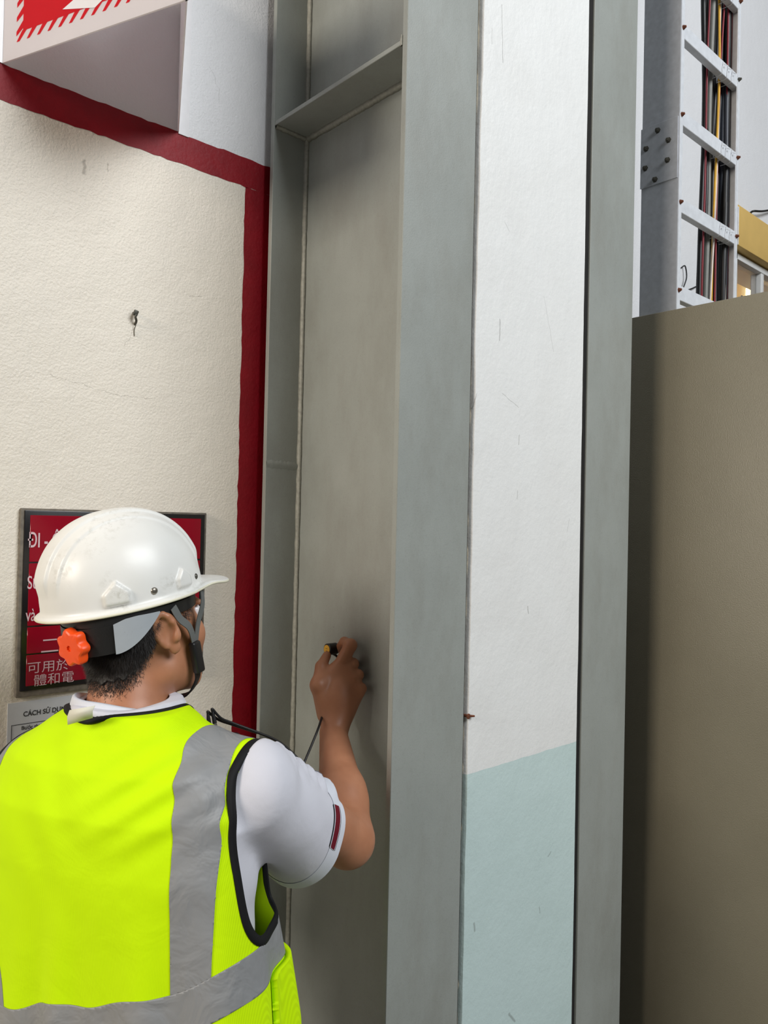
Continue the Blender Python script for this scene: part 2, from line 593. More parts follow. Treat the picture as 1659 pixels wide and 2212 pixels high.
F.append([5, 4, 3, 2, 1, 0]); F.append([(n - 1) * 6 + k for k in range(6)])
pier = mesh('wall_pier', V, F, M_pier, auto=50)
tag(pier, 'white plaster pier with pale green lower paint between two grey columns', 'pillar', kind='structure')
V, F = [], []
for i in range(160):
    z = 5.0 * i / 159
    w = 0.004 * rng.random()
    V += [(1.1935, YF + 0.012, z), (1.200 + w * .2, YF + 0.006 + 0.008 * rng.random(), z), (1.212, YF + 0.012, z)]
for i in range(159):
    for k in range(2): F.append([i * 3 + k, i * 3 + k + 1, i * 3 + 3 + k + 1, i * 3 + 3 + k])
V2 = [(1.5985, YF + .005, 0), (1.6185, YF + .005, 0), (1.6185, YF + .02, 0), (1.5985, YF + .02, 0)]  # solid dark strip, its colour stands for the shade inside the open gap
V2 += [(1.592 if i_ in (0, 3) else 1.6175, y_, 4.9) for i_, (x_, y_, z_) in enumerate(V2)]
mesh('gap_shade_strip', V2, [[0, 1, 5, 4], [1, 2, 6, 5], [2, 3, 7, 6], [3, 0, 4, 7], [3, 2, 1, 0], [4, 5, 6, 7]], M_dark, pier)['label'] = 'dark strip standing for the shade in the open joint between pier and column'
box('gap_shade_strip', (1.1905, YF + .004, 0), (1.1955, YF + .02, 4.9), M_dark, pier)  # thin dark strip painting the shade line beside the left flange
mesh('mortar_joint', V, F, M_mortar, pier, smooth=True)['label'] = 'rough beige mortar filling beside the column flange'


# ------------------------------------------------------------------ steel columns
def h_column(xc, label, stiff):
    t = thing('steel_column', (xc, (YF + 1.5) / 2, 0), label, 'column', 'grey steel columns either side of the pier')
    tf, bw, d1 = 0.013, 0.2, 1.503
    H = 4.9
    box('flange', (xc - bw / 2, YF, 0), (xc + bw / 2, YF + tf, H), M_steel, t, bevel=0.0012, seg=1)
    box('flange', (xc - bw / 2, d1 - tf, 0), (xc + bw / 2, d1, H), M_steel, t, bevel=0.0012, seg=1)
    box('web', (xc - 0.005, YF + tf, 0), (xc + 0.005, d1 - tf, H), M_steel, t)

    def bead(p0, p1, w, n=90, nm='weld_bead', dirs=None):
        p0, p1 = np.array(p0), np.array(p1)
        V, F = [], []
        A, B = np.array(dirs[0], float), np.array(dirs[1], float)
        for i in range(n + 1):
            c = p0 + (p1 - p0) * i / n
            s = w * (0.9 + 0.2 * rng.random())
            V += [c + A * s, c + (A + B) * s * (0.48 + .12 * rng.random()), c + B * s, c]
        for i in range(n):
            for k in range(4): F.append([4 * i + k, 4 * i + (k + 1) % 4, 4 * i + 4 + (k + 1) % 4, 4 * i + 4 + k])
        mesh(nm, V, F, M_weld, t, smooth=True)
    yb = d1 - tf
    bead((xc - 0.005, yb, 0), (xc - 0.005, yb, H), 0.0085, 260, dirs=((-1, 0, 0), (0, -1, 0)))
    bead((xc - 0.005, YF + tf, 0), (xc - 0.005, YF + tf, H), 0.009, 120, dirs=((-1, 0, 0), (0, 1, 0)))
    for z in stiff:
        box('stiffener', (xc - bw / 2 + 0.002, YF + tf, z), (xc - 0.005, yb, z + 0.010), M_steel, t, bevel=0.001, seg=1)
        bead((xc - 0.005, YF + tf, z), (xc - 0.005, yb, z), 0.010, 60, dirs=((-1, 0, 0), (0, 0, -1)))
        bead((xc - bw / 2 + 0.004, yb, z), (xc - 0.005, yb, z), 0.008, 30, dirs=((0, -1, 0), (0, 0, -1)))
        bead((xc - bw / 2 + 0.002, YF + tf, z - 0.004), (xc - bw / 2 + 0.002, YF + tf, z + 0.016), 0.008, 6, dirs=((-0.6, 0, 0), (0, 1, 0)))
    # butt seam across the rear flange
    if stiff:
        V, F = [], []
        for i in range(25):
            x = xc - bw / 2 + 0.001 + (bw / 2 - 0.012) * i / 24
            z = 1.728 - 0.002 * i / 24 + 0.0015 * (rng.random() - .5)
            h = 0.007 + 0.004 * rng.random()
            V += [(x, yb - 0.0002, z + h), (x, yb - 0.0022 - 0.001 * rng.random(), z + 0.3 * h), (x, yb - 0.0018, z - .3 * h), (x, yb - 0.0002, z - h)]
        for i in range(24):
            for k in range(3): F.append([4 * i + k, 4 * i + k + 1, 4 * i + 4 + k + 1, 4 * i + 4 + k])
        mesh('seam', V, F, M_steel, t, smooth=True)
    return t


h_column(1.091, 'grey steel column with a welded stiffener plate, beside the red border', (2.508,))
h_column(1.7165, 'grey steel column between the white pier and the electrical cabinet', ())

# rusty screw stub at the joint, bent nail on the cream wall
pp = onY(1010, 1546, YF)
s = thing('rusty_screw', (pp[0], YF, pp[2]), 'small rusty screw stub sticking out beside the white pier', 'screw')
tube('shank', [(pp[0] - .004, YF + .012, pp[2]), (pp[0], YF - .004, pp[2]), (pp[0] + .012, YF - .008, pp[2] - .001)], [0.003, 0.003, 0.002], M_rust, s)
lathe('head', [(0.003, 0), (0.0055, 0.001), (0.0055, 0.003), (0.003, 0.004)], (pp[0] - .003, YF - .003, pp[2]), (0.1, -1, 0), M_rust, s, 10)
pp = onY(288, 688, YW)
s = thing('bent_nail', (pp[0], YW, pp[2]), 'dark bent nail with a wire scrap stuck in the cream wall', 'nail')
tube('shank', spline([(pp[0], YW + .004, pp[2] + .012), (pp[0], YW - .010, pp[2] + .010), (pp[0] - .001, YW - .012, pp[2] + .001), (pp[0] + .003, YW - .008, pp[2] - .006), (pp[0] + .004, YW + .001, pp[2] - .012)], 6), 0.0025, M_bolt, s, 8)
box('head', (-.0045, -.003, -.006), (.0045, .003, .006), M_bolt, s, bevel=.001, at=(pp[0] - .0005, YW - .012, pp[2] + .009), R=rot_euler(0.2, 0.3, 0))
tube('wire_scrap', spline([(pp[0] + .003, YW - .006, pp[2] - .014), (pp[0] + .002, YW - .002, pp[2] - .024), (pp[0] + .003, YW - .002, pp[2] - .036)], 6), 0.0009, M_bolt, s, 6)

# ------------------------------------------------------------------ V-shaped fire sign high on the wall
A = np.array([0.42, YW - 0.004, 2.428]); B = np.array([0.773, YW - 0.004, 2.428]); Cc = np.array([0.5805, 1.128, 2.428])
HS = 0.34
sg = thing('fire_sign', (0.6, YW, 2.428), 'white V-shaped acrylic sign with red printed face high on the wall', 'sign')


def plate(name, p, q, th, mat, parent, z0=2.428, h=HS, inward=1):
    d = (q - p) / np.linalg.norm(q - p)
    nrm = np.array([-d[1], d[0], 0.0]) * th * inward
    V = [p, q, q + nrm, p + nrm]
    V = [np.array([v[0], v[1], z0]) for v in V] + [np.array([v[0], v[1], z0 + h]) for v in V]
    F = [[3, 2, 1, 0], [4, 5, 6, 7], [0, 1, 5, 4], [1, 2, 6, 5], [2, 3, 7, 6], [3, 0, 4, 7]]
    return mesh(name, V, F, mat, parent)


# acrylic and its print let some light through
def translucent(name, c1, c2, tc, mixf):
    t = NT(name)
    tr = t.n('ShaderNodeBsdfTranslucent'); tr.inputs[0].default_value = tc
    mx = t.n('ShaderNodeMixShader'); mx.inputs[0].default_value = mixf
    t.l(t.b.outputs[0], mx.inputs[1]); t.l(tr.outputs[0], mx.inputs[2]); t.l(mx.outputs[0], t.t.nodes['Material Output'].inputs['Surface'])
    return t.done(t.mix(t.noise(20), c1, c2), 0.2)


M_acr = translucent('white_translucent_acrylic', srgb(240, 238, 242), srgb(246, 244, 246), (0.98, 0.90, 0.90, 1), 0.42)
M_printred = translucent('red_translucent_print', srgb(240, 24, 48), srgb(234, 20, 44), (1.0, 0.22, 0.22, 1), 0.68)
face_l = plate('face_panel', A, Cc, 0.003, M_acr, sg)
face_r = plate('face_panel', Cc, B, 0.003, M_acr, sg)
box('wall_flange', (0.395, YW - 0.003, 2.428), (0.42, YW - 0.0003, 2.428 + HS), M_white, sg)
box('wall_flange', (0.773, YW - 0.003, 2.424), (0.797, YW - 0.0003, 2.428 + HS), M_white, sg)
# print on the left face: red field with a slanted comb border and a white arrow
U = (Cc - A) / np.linalg.norm(Cc - A)
LF = np.linalg.norm(Cc - A)
Zv = np.array([0, 0, 1.0])
Nn = np.cross(U, Zv)


def onface(name, poly, mat, lift, parent=face_l):
    V, F = prism_geo(poly, A + Nn * lift, U, Zv, 0.0003)
    return mesh(name, V, F, mat, parent)


m0, m1, z0 = 0.052, 0.034, 0.046
onface('red_field', [(m0, z0), (LF - m0, z0), (LF - m0, HS - z0), (m0, HS - z0)], M_printred, 0.0003)
k = 0
u = m0 - 0.016
while u < LF - m0:
    onface('red_tooth', [(u, z0 - 0.017), (u + 0.007, z0 - 0.017), (u + 0.026, z0 + 0.001), (u + 0.014, z0 + 0.001)], M_printred, 0.0003)
    u += 0.0262
w = z0 - 0.006
while w < HS - z0:
    onface('red_tooth', [(m0 - 0.017, w), (m0 - 0.017, w + 0.008), (m0 + 0.001, w + 0.026), (m0 + 0.001, w + 0.012)], M_printred, 0.0003)
    onface('red_tooth', [(LF - m0 + 0.017, w + 0.018), (LF - m0 + 0.017, w + 0.026), (LF - m0 - 0.001, w + 0.014), (LF - m0 - 0.001, w)], M_printred, 0.0003)
    w += 0.0262


def face_uv(px, py):
    r = ray(px, py)
    t_ = ((A - CAM) @ Nn) / (r @ Nn)
    p = CAM + r * t_ - A
    return (p @ U, p[2])


arrow = [face_uv(136, 21), face_uv(206, 17), face_uv(228, -6), face_uv(300, -30), face_uv(300, -58), face_uv(228, -40), face_uv(240, -70)]
onface('white_arrow', arrow, M_white, 0.0007)

# ------------------------------------------------------------------ red notice plate and instruction sheet
nx0, nx1, nz0, nz1 = 0.472, 0.86, 1.257, 1.611
np_ = thing('notice_plate', (0.66, YW, nz0), 'red notice plate with black border on the wall behind the hard hat', 'sign')
box('backing', (nx0, YW - 0.010, nz0), (nx1, YW - 0.0004, nz1), M_signframe, np_, bevel=0.002)
box('black_border', (nx0 + 0.006, YW - 0.013, nz0 + 0.012), (nx1 - 0.006, YW - 0.0095, nz1 - 0.004), M_signblack, np_, bevel=0.001)
yp = YW - 0.0145
rows = [(1.5105, 1.598), (1.3905, 1.5075), (1.3385, 1.3875), (1.278, 1.3355)]
XD, ZD = (1, 0, 0), (0, 0, 1)
for a, b in rows:
    box('red_field', (nx0 + 0.016, yp, a), (nx1 - 0.016, YW - 0.0125, b), M_signred, np_, bevel=0.0006, seg=1)


def line(body, px, py, size, sx, bold, parent, mat, Y, nm='lettering'):
    p = onY(px, py, Y)
    return text(nm, body, (p[0], Y, p[2]), XD, ZD, size, mat, parent, sx, bold)


yt = yp - 0.0004
line('ĐI - Ô - X', 60, 1182, 0.0385, 0.60, 0.012, np_, M_pink, yt)
line('Sử dụ', 58, 1272, 0.0345, 0.60, 0.004, np_, M_pink, yt)
line('và b', 55, 1342, 0.0345, 0.60, 0.004, np_, M_pink, yt)
line('二氧', 86, 1411, 0.036, 1.0, -0.004, np_, M_pink, yt)
line('可用於', 57, 1454, 0.0238, 1.12, -0.004, np_, M_pink, yt)
line('體和電', 71, 1481, 0.0238, 1.08, -0.004, np_, M_pink, yt)

sheet = thing('instruction_sheet', (0.6, YW, 0.9), 'grey printed instruction sheet with a table below the red notice plate', 'paper')
box('paper', (0.461, YW - 0.0022, 0.93), (0.671, YW - 0.0006, 1.247), M_paper, sheet)
ys = YW - 0.0026
line('CÁCH SỬ DỤNG B', 50, 1548, 0.0128, 0.90, 0.018, sheet, M_ink, ys)
line('手提', 115, 1551, 0.0125, 1.0, 0.01, sheet, M_ink, ys)
line('Bước thực hiện', 46, 1577, 0.0100, 0.94, 0.016, sheet, M_ink, ys)
line('實施步驟', 57, 1590, 0.0100, 1.05, 0.012, sheet, M_ink, ys)
line('Rút c', 51, 1617, 0.0112, 0.86, 0.018, sheet, M_ink, ys)
line('1', 28, 1638, 0.0125, 0.9, 0.02, sheet, M_ink, ys)
for z in (1.205, 1.171, 1.104, 1.044, 0.984):
    box('table_line', (0.468, ys - 0.0002, z), (0.664, ys + 0.0002, z + 0.0009), M_ink, sheet)
for x, za, zb in ((0.468, 0.95, 1.206), (0.4845, 0.95, 1.172), (0.58, 0.95, 1.206), (0.664, 0.95, 1.206)):
    box('table_line', (x, ys - 0.0002, za), (x + 0.0008, ys + 0.0002, zb), M_ink, sheet)

# ------------------------------------------------------------------ electrical cabinet on the right
cb = thing('electrical_cabinet', (2.4, 1.0, 0), 'tall grey-beige powder coated cabinet right of the second column', 'cabinet')
CX0, CX1, CY0, CY1, CZ = 2.0, 2.75, 0.55, 1.33, 2.2
box('body', (CX0, CY0, 0.08), (CX1, CY1, CZ), M_cab, cb, bevel=0.003)
box('plinth', (CX0 + 0.02, CY0 + 0.03, 0.0), (CX1 - 0.02, CY1, 0.08), M_blackp, cb)
dr = box('door', (CX0 + 0.02, CY0 - 0.02, 0.12), (CX1 - 0.02, CY0, CZ - 0.03), M_cab, cb, bevel=0.004)
box('handle', (CX1 - 0.09, CY0 - 0.045, 1.0), (CX1 - 0.06, CY0 - 0.02, 1.16), M_blackp, dr, bevel=0.004)
for z in (0.3, 1.15, 2.0):
    box('hinge', (CX0 + 0.005, CY0 - 0.018, z), (CX0 + 0.02, CY0 - 0.002, z + 0.07), M_bolt, cb, bevel=0.002)

# ------------------------------------------------------------------ cable ladder with its cables
lad = thing('cable_ladder', (2.24, 1.11, CZ), 'white and grey vertical cable ladder rising from the cabinet top', 'cable ladder')
LX0, LX1, LY0, LY1, LZ1 = 2.06, 2.443, 1.055, 1.168, 4.2


def channel(x, sgn, nm):
    th = 0.002
    g1 = box_geo((x - (th if sgn > 0 else 0), LY0, CZ), (x + (0 if sgn > 0 else th), LY1, LZ1))
    g2 = box_geo((min(x, x + sgn * 0.016), LY0, CZ), (max(x, x + sgn * 0.016), LY0 + th, LZ1))
    g3 = box_geo((min(x, x + sgn * 0.016), LY1 - th, CZ), (max(x, x + sgn * 0.016), LY1, LZ1))
    V, F = merge(g1, g2, g3)
    return mesh(nm, V, F, M_galr if sgn > 0 else M_galw, lad)


M_galr = plain('ladder_rail_paint', srgb(186, 190, 198), 0.45, var=0.12, scale=70, bump=0.2, bscale=200)
channel(LX0, 1, 'rail')
channel(LX1, -1, 'rail')
box('rail_lip', (LX0 - 0.0005, LY0 - 0.0015, CZ), (LX0 + 0.017, LY0 - 0.0002, LZ1), M_galw, lad)
box('rail_lip', (LX1 - 0.012, LY0 - 0.0015, CZ), (LX1 + 0.0005, LY0 - 0.0002, LZ1), M_galw, lad)
sp = box('splice_plate', (LX0 - 0.005, LY0 + 0.002, 2.59), (LX0 - 0.002, LY1 + 0.003, 2.765), M_galr, lad, bevel=0.0006, seg=1)
for px, py in ((1421, 282), (1444, 303), (1396, 322), (1442, 346), (1394, 364), (1415, 388)):
    p = onX(px, py, LX0 - 0.005)
    V1 = lathe_geo([(0.0085, 0), (0.0085, 0.0012), (0.0062, 0.0014), (0.0062, 0.006), (0.0045, 0.0062), (0.0045, 0.010), (0.003, 0.0105)], p, (-1, 0, 0), 6)
    mesh('bolt', *V1, M_bolt, sp, auto=30)
box('splice_plate', (LX1 + 0.002, LY0 - 0.004, 2.50), (LX1 + 0.006, LY1, 2.62), M_galw, lad, bevel=0.0006, seg=1)
rung_z = [2.289, 2.539, 2.788, 3.036, 3.284, 3.532, 3.78]
for z in rung_z:
    rg = box('rung', (LX0 + 0.001, LY0 + 0.0005, z - 0.042), (LX1 - 0.001, LY0 + 0.022, z), M_galw, lad, bevel=0.0015, seg=1)
    for bx_ in (LX0 + 0.009, LX1 - 0.007):
        mesh('bolt', *lathe_geo([(0.007, 0), (0.007, 0.0012), (0.0055, 0.0014), (0.0055, 0.005), (0.0038, 0.0052), (0.0035, 0.009)], (bx_, LY0 - 0.001, z - 0.022 + 0.006), (0, -1, 0), 6), M_rust if random.random() < .5 else M_bolt, rg, auto=30)
    # tie wires twisted around the rung
    for j in range(3):
        x = LX1 - 0.045 - 0.035 * j - 0.01 * random.random()
        pth = [(x, LY0 + 0.034, z + 0.004), (x + .002, LY0 + 0.012, z + 0.0015), (x + .003, LY0 - 0.001, z - 0.004), (x - .004, LY0 - 0.0015, z - 0.03), (x - .002, LY0 + 0.004, z - 0.0445), (x, LY0 + 0.034, z - 0.044)]
        tube('tie_wire', spline(pth, 3), 0.0009, M_galw, rg, 5)
        tube('tie_wire', spline([(x, LY0 - .001, z - .012), (x + .006, LY0 - .008, z - .016), (x + .014, LY0 - .007, z - .013)], 3), 0.0012, M_galw, rg, 5)

cab_cols = {'black': M_black, 'grey': plain('grey_cable', srgb(122, 122, 116), 0.5), 'yellow': plain('yellow_cable', srgb(226, 172, 40), 0.45),
            'red': plain('red_cable', srgb(132, 20, 36), 0.45), 'white': plain('white_cable', srgb(226, 214, 204), 0.45), 'navy': plain('navy_cable', srgb(40, 46, 58), 0.45)}
# (pixel x at y=100, pixel x at y=600, radius, colour)
CB = [(1521, 1512, .0075, 'black'), (1527, 1508, .006, 'black'), (1530, 1517, .003, 'red'), (1536, 1523, .0095, 'grey'), (1547, 1533, .007, 'black'), (1552, 1540, .0036, 'yellow'), (1557, 1536, .003, 'white'),
      (1561, 1542, .0028, 'red'), (1556, 1545, .008, 'black'), (1561, 1549, .008, 'black'), (1565, 1553, .008, 'navy'), (1568, 1557, .008, 'black'), (1575, 1564, .0028, 'white'), (1571, 1568, .003, 'red'),
      (1574, 1561, .008, 'black'), (1577, 1566, .0085, 'black'), (1582, 1572, .008, 'navy'), (1586, 1573, .003, 'red'), (1586, 1576, .0085, 'black'), (1592, 1581, .009, 'black'), (1597, 1588, .0095, 'black'), (1542, 1530, .008, 'black'), (1550, 1541, .009, 'black'), (1570, 1560, .009, 'black'), (1580, 1570, .009, 'black'), (1533, 1520, .007, 'black')]
names = {'yellow': ('yellow_cable', 'single yellow cable among the black ones on the ladder'), 'grey': ('grey_cable', 'thick grey sheathed cable running down behind the ladder rungs')}
seen = {}
for i, (xa, xb, r, c) in enumerate(CB):
    front = c in ('yellow', 'red', 'white')
    Yc = LY0 + 0.022 + r + 0.001 + (0.004 if front else 0.016 + 0.02 * ((i * 7) % 5) / 5) + (-0.012 if c == 'grey' else 0)
    ends = []
    for px_, py_ in ((xa, 100), (xb, 600)):
        q_ = onY(px_, py_, Yc)
        if q_[0] > LX1 - r - 0.003:
            q_ = onX(px_, py_, LX1 - r - 0.003)
            q_[1] = max(q_[1], LY0 + 0.022 + r)
        ends.append(q_)
    pa, pb = ends
    pts = []
    for kz in np.linspace(4.1, CZ + 0.001, 14):
        tt = min(1.15, max(-0.3, (pa[2] - kz) / (pa[2] - pb[2])))
        q_ = pa + (pb - pa) * tt
        wv = 0.005 * math.sin(kz * 5.3 + i * 2.1) + 0.003 * math.sin(kz * 9.1 + i)
        pts.append((min(q_[0] + wv, LX1 - r - 0.003), max(q_[1] + 0.003 * math.sin(kz * 6 + i * 1.3), LY0 + 0.022 + r), kz))
    V, F = tube_geo(spline(pts, 4), r, 10)
    if c in names: nm, lb = names[c]
    else:
        nm = c + '_cable'
        same = sorted([q_ for q_ in CB if q_[3] == c], key=lambda q_: q_[0])
        rank = same.index((xa, xb, r, c)); last = len(same) - 1
        word = ['leftmost', 'second', 'third', 'fourth'][rank] if rank < 4 else ''
        if c == 'black':
            lb = 'black sheathed cable in the middle of the bundle behind the ladder rungs'
            if rank == 0: lb = 'leftmost black cable hanging loose along the edge of the ladder bundle'
            if rank == last: lb = 'rightmost black cable pressed against the right ladder rail'
        elif last == 1: lb = f"{['left', 'right'][rank]} one of the two {'dark blue' if c == 'navy' else 'thin off-white'} cables behind the ladder rungs"
        else: lb = f"{word if rank < last else 'rightmost'} thin red cable{'' if rank in (0, last) else ' from the left'} in the bundle behind the ladder rungs"
    o = mesh(nm, V, F, cab_cols[c], smooth=True)
    tag(o, lb, 'cable', c + ' cables on the ladder')

# scraps of wire on the wall behind
p0 = onY(1482, 575, YW - .01)
tag(tube('tape_scrap', spline([onY(1472, 578, YW - .004), onY(1480, 575, YW - .012), onY(1483, 600, YW - .015), onY(1475, 628, YW - .010), onY(1490, 625, YW - .014), onY(1506, 618, YW - .004)], 6), 0.0028, M_black, n=8), 'black scrap of wire hanging on the wall behind the ladder', 'wire')
tag(tube('wall_wire', spline([onY(1621, 460, YW - .002), onY(1628, 456, YW - .02), onY(1650, 456, YW - .03), onY(1690, 448, YW - .01)], 6), 0.005, M_black, n=8), 'short black wire poking out of the far white wall', 'wire')
#PERSON#
# ------------------------------------------------------------------ implicit surface tools (for bodies and cloth)
class Field:
    def __init__(s, xs, ys, zs):
        s.ax = [np.asarray(a, np.float64) for a in (xs, ys, zs)]
        s.f = np.full([len(a) for a in s.ax], 1.0, np.float32)

    def block(s, lo, hi):
        sl = []
        for a, l, h in zip(s.ax, lo, hi):
            i, j = np.searchsorted(a, l), np.searchsorted(a, h)
            sl.append(slice(max(0, i), min(len(a), j)))
        g = np.meshgrid(*[a[q] for a, q in zip(s.ax, sl)], indexing='ij')
        return tuple(sl), g

    def add(s, d, sl, k):
        if d.size == 0: return
        a = s.f[sl]
        if k > 0:
            h = np.clip(0.5 + 0.5 * (a - d) / k, 0, 1)
            s.f[sl] = a + (d - a) * h - k * h * (1 - h)
        else:
            s.f[sl] = np.minimum(a, d)

    def sub(s, d, sl, k):
        a = s.f[sl]
        h = np.clip(0.5 - 0.5 * (a + d) / k, 0, 1)
        s.f[sl] = a + (-d - a) * h + k * h * (1 - h)

    def cone(s, a, b, ra, rb, k=0.01, flat=None, disp=None, sub=False):
        a, b = np.array(a, float), np.array(b, float)
        m = max(ra, rb) + k + 0.02
        sl, g = s.block(np.minimum(a, b) - m, np.maximum(a, b) + m)
        if g[0].size == 0: return
        d = b - a
        L2 = d @ d + 1e-12
        t = np.clip(((g[0] - a[0]) * d[0] + (g[1] - a[1]) * d[1] + (g[2] - a[2]) * d[2]) / L2, 0, 1)
        q = [g[i] - a[i] - t * d[i] for i in range(3)]
        if flat is not None:          # flatten along a direction by a factor
            n, fac = np.array(flat[0], float), flat[1]
            n /= np.linalg.norm(n)
            w = q[0] * n[0] + q[1] * n[1] + q[2] * n[2]
            q = [q[i] + n[i] * w * (1 / fac - 1) for i in range(3)]
        dist = np.sqrt(q[0] ** 2 + q[1] ** 2 + q[2] ** 2) - (ra + (rb - ra) * t)
        if disp is not None: dist = dist - disp(g, t, q)
        (s.sub if sub else s.add)(dist, sl, k)

    def ell(s, c, r, R=None, k=0.01, sub=False):
        c, r = np.array(c, float), np.array(r, float)
        m = r.max() + k + 0.015
        sl, g = s.block(c - m, c + m)
        if g[0].size == 0: return
        p = [g[i] - c[i] for i in range(3)]
        if R is not None:
            R = np.array(R)           # columns are the ellipsoid axes
            p = [p[0] * R[0, i] + p[1] * R[1, i] + p[2] * R[2, i] for i in range(3)]
        k0 = np.sqrt(sum((p[i] / r[i]) ** 2 for i in range(3))) + 1e-9
        k1 = np.sqrt(sum((p[i] / r[i] ** 2) ** 2 for i in range(3))) + 1e-9
        d = k0 * (k0 - 1) / k1
        (s.sub if sub else s.add)(d, sl, k)

    def loft(s, prof, grow=0.0, k=0.02, n=2.4, disp=None):
        """prof rows: z, cx, cy, a, b - stacked super-ellipse sections"""
        pr = np.array(prof, float)
        pr = pr[np.argsort(pr[:, 0])]
        lo = [pr[:, 1].min() - pr[:, 3].max() - .06 - grow, pr[:, 2].min() - pr[:, 4].max() - .06 - grow, pr[0, 0] - .06]
        hi = [pr[:, 1].max() + pr[:, 3].max() + .06 + grow, pr[:, 2].max() + pr[:, 4].max() + .06 + grow, pr[-1, 0] + .06]
        sl, g = s.block(lo, hi)
        z = s.ax[2][sl[2]]
        sm = lambda c: np.interp(z, pr[:, 0], pr[:, c])[None, None, :]
        cx, cy, a, b = sm(1), sm(2), sm(3) + grow, sm(4) + grow
        e = (np.abs((g[0] - cx) / a) ** n + np.abs((g[1] - cy) / b) ** n) ** (1 / n)
        d = (e - 1) * np.minimum(a, b)
        d = np.maximum(d, np.maximum(g[2] - pr[-1, 0] - grow, pr[0, 0] - grow - g[2]))
        if disp is not None: d = d - disp(g)
        s.add(d, sl, k)

    def mesh(s):
        f = s.f
        sg = f < 0
        nx, ny, nz = f.shape
        c = np.zeros((nx - 1, ny - 1, nz - 1), np.int8)
        offs = [(i, j, k) for i in (0, 1) for j in (0, 1) for k in (0, 1)]
        for i, j, k in offs: c += sg[i:nx - 1 + i, j:ny - 1 + j, k:nz - 1 + k]
        cells = np.argwhere((c > 0) & (c < 8))
        ids = np.full(c.shape, -1, np.int64)
        ids[tuple(cells.T)] = np.arange(len(cells))
        acc = np.zeros((len(cells), 3)); cnt = np.zeros(len(cells))
        val = {o: f[cells[:, 0] + o[0], cells[:, 1] + o[1], cells[:, 2] + o[2]] for o in offs}
        pos = {o: np.stack([s.ax[d][cells[:, d] + o[d]] for d in range(3)], 1) for o in offs}
        for o in offs:
            for d in range(3):
                if o[d]: continue
                q = list(o); q[d] = 1; q = tuple(q)
                a, b = val[o], val[q]
                mk = (a < 0) != (b < 0)
                t = np.where(mk, a / np.where(mk, a - b, 1), 0)
                acc += np.where(mk[:, None], pos[o] + (pos[q] - pos[o]) * t[:, None], 0)
                cnt += mk
        V = acc / cnt[:, None]
        Fs = []
        for d in range(3):
            e, g = (d + 1) % 3, (d + 2) % 3
            A = sg.take(range(0, f.shape[d] - 1), d); B = sg.take(range(1, f.shape[d]), d)
            E = np.argwhere(A != B)
            ok = (E[:, e] > 0) & (E[:, g] > 0) & (E[:, e] < f.shape[e] - 1) & (E[:, g] < f.shape[g] - 1)
            E = E[ok]
            if len(E) == 0: continue
            def cid(de, dg):
                x = E.copy(); x[:, e] += de; x[:, g] += dg
                return ids[tuple(x.T)]
            q = np.stack([cid(-1, -1), cid(0, -1), cid(0, 0), cid(-1, 0)], 1)
            flip = ~A[tuple(E.T)]
            q[flip] = q[flip][:, ::-1]
            Fs.append(q)
        return V, np.concatenate(Fs)


def vnormals(V, F):
    F = np.asarray(F)
    n = np.cross(V[F[:, 2]] - V[F[:, 0]], V[F[:, 3]] - V[F[:, 1]])
    N = np.zeros_like(V)
    for k in range(4): np.add.at(N, F[:, k], n)
    return N / (np.linalg.norm(N, axis=1)[:, None] + 1e-12)


def relax(V, F, it=2, lam=0.5):
    F = np.asarray(F)
    e = np.concatenate([F[:, [0, 1]], F[:, [1, 2]], F[:, [2, 3]], F[:, [3, 0]]])
    e = np.unique(np.sort(e, 1), axis=0)
    for _ in range(it):
        S = np.zeros_like(V); c = np.zeros(len(V))
        np.add.at(S, e[:, 0], V[e[:, 1]]); np.add.at(S, e[:, 1], V[e[:, 0]])
        np.add.at(c, e[:, 0], 1); np.add.at(c, e[:, 1], 1)
        V = V + lam * (S / np.maximum(c, 1)[:, None] - V)
    return V


def carve(V, F, g, lift=0.0, it=4):
    """keep the part of a surface where g(p) < 0, with its rim moved exactly onto g = 0"""
    F = np.asarray(F)
    N = vnormals(V, F)
    inside = g(V) < 0
    keep = inside[F].any(1)
    F2 = F[keep]
    used = np.unique(F2)
    V2 = V.copy()
    rim = used[~inside[used]]
    p = V2[rim]; n = N[rim]
    for _ in range(it):
        g0 = g(p); h = 5e-4
        G = np.stack([(g(p + np.eye(3)[i] * h) - g0) / h for i in range(3)], 1)
        G = G - n * (G * n).sum(1)[:, None]
        m = (G ** 2).sum(1)
        st = -(g0 / np.maximum(m, 0.05))[:, None] * G
        L = np.linalg.norm(st, axis=1)[:, None]
        p = p + st * np.minimum(1, 0.006 / np.maximum(L, 1e-9))
    V2[rim] = p
    V2 = V2 + N * lift
    remap = np.full(len(V), -1); remap[used] = np.arange(len(used))
    return V2[used], remap[F2]


def solid(o, th, off=-1.0):
    m = o.modifiers.new('thickness', 'SOLIDIFY')
    m.thickness = th
    m.offset = off
    return o


def gaxis(lo, hi, h, fine=()):
    """grid axis with finer spacing inside the (lo, hi, step) ranges"""
    out, x = [], lo
    while x < hi:
        out.append(x)
        st = h
        for a, b, s_ in fine:
            if a - 0.004 <= x <= b: st = min(st, s_)
        x += st
    return np.array(out)


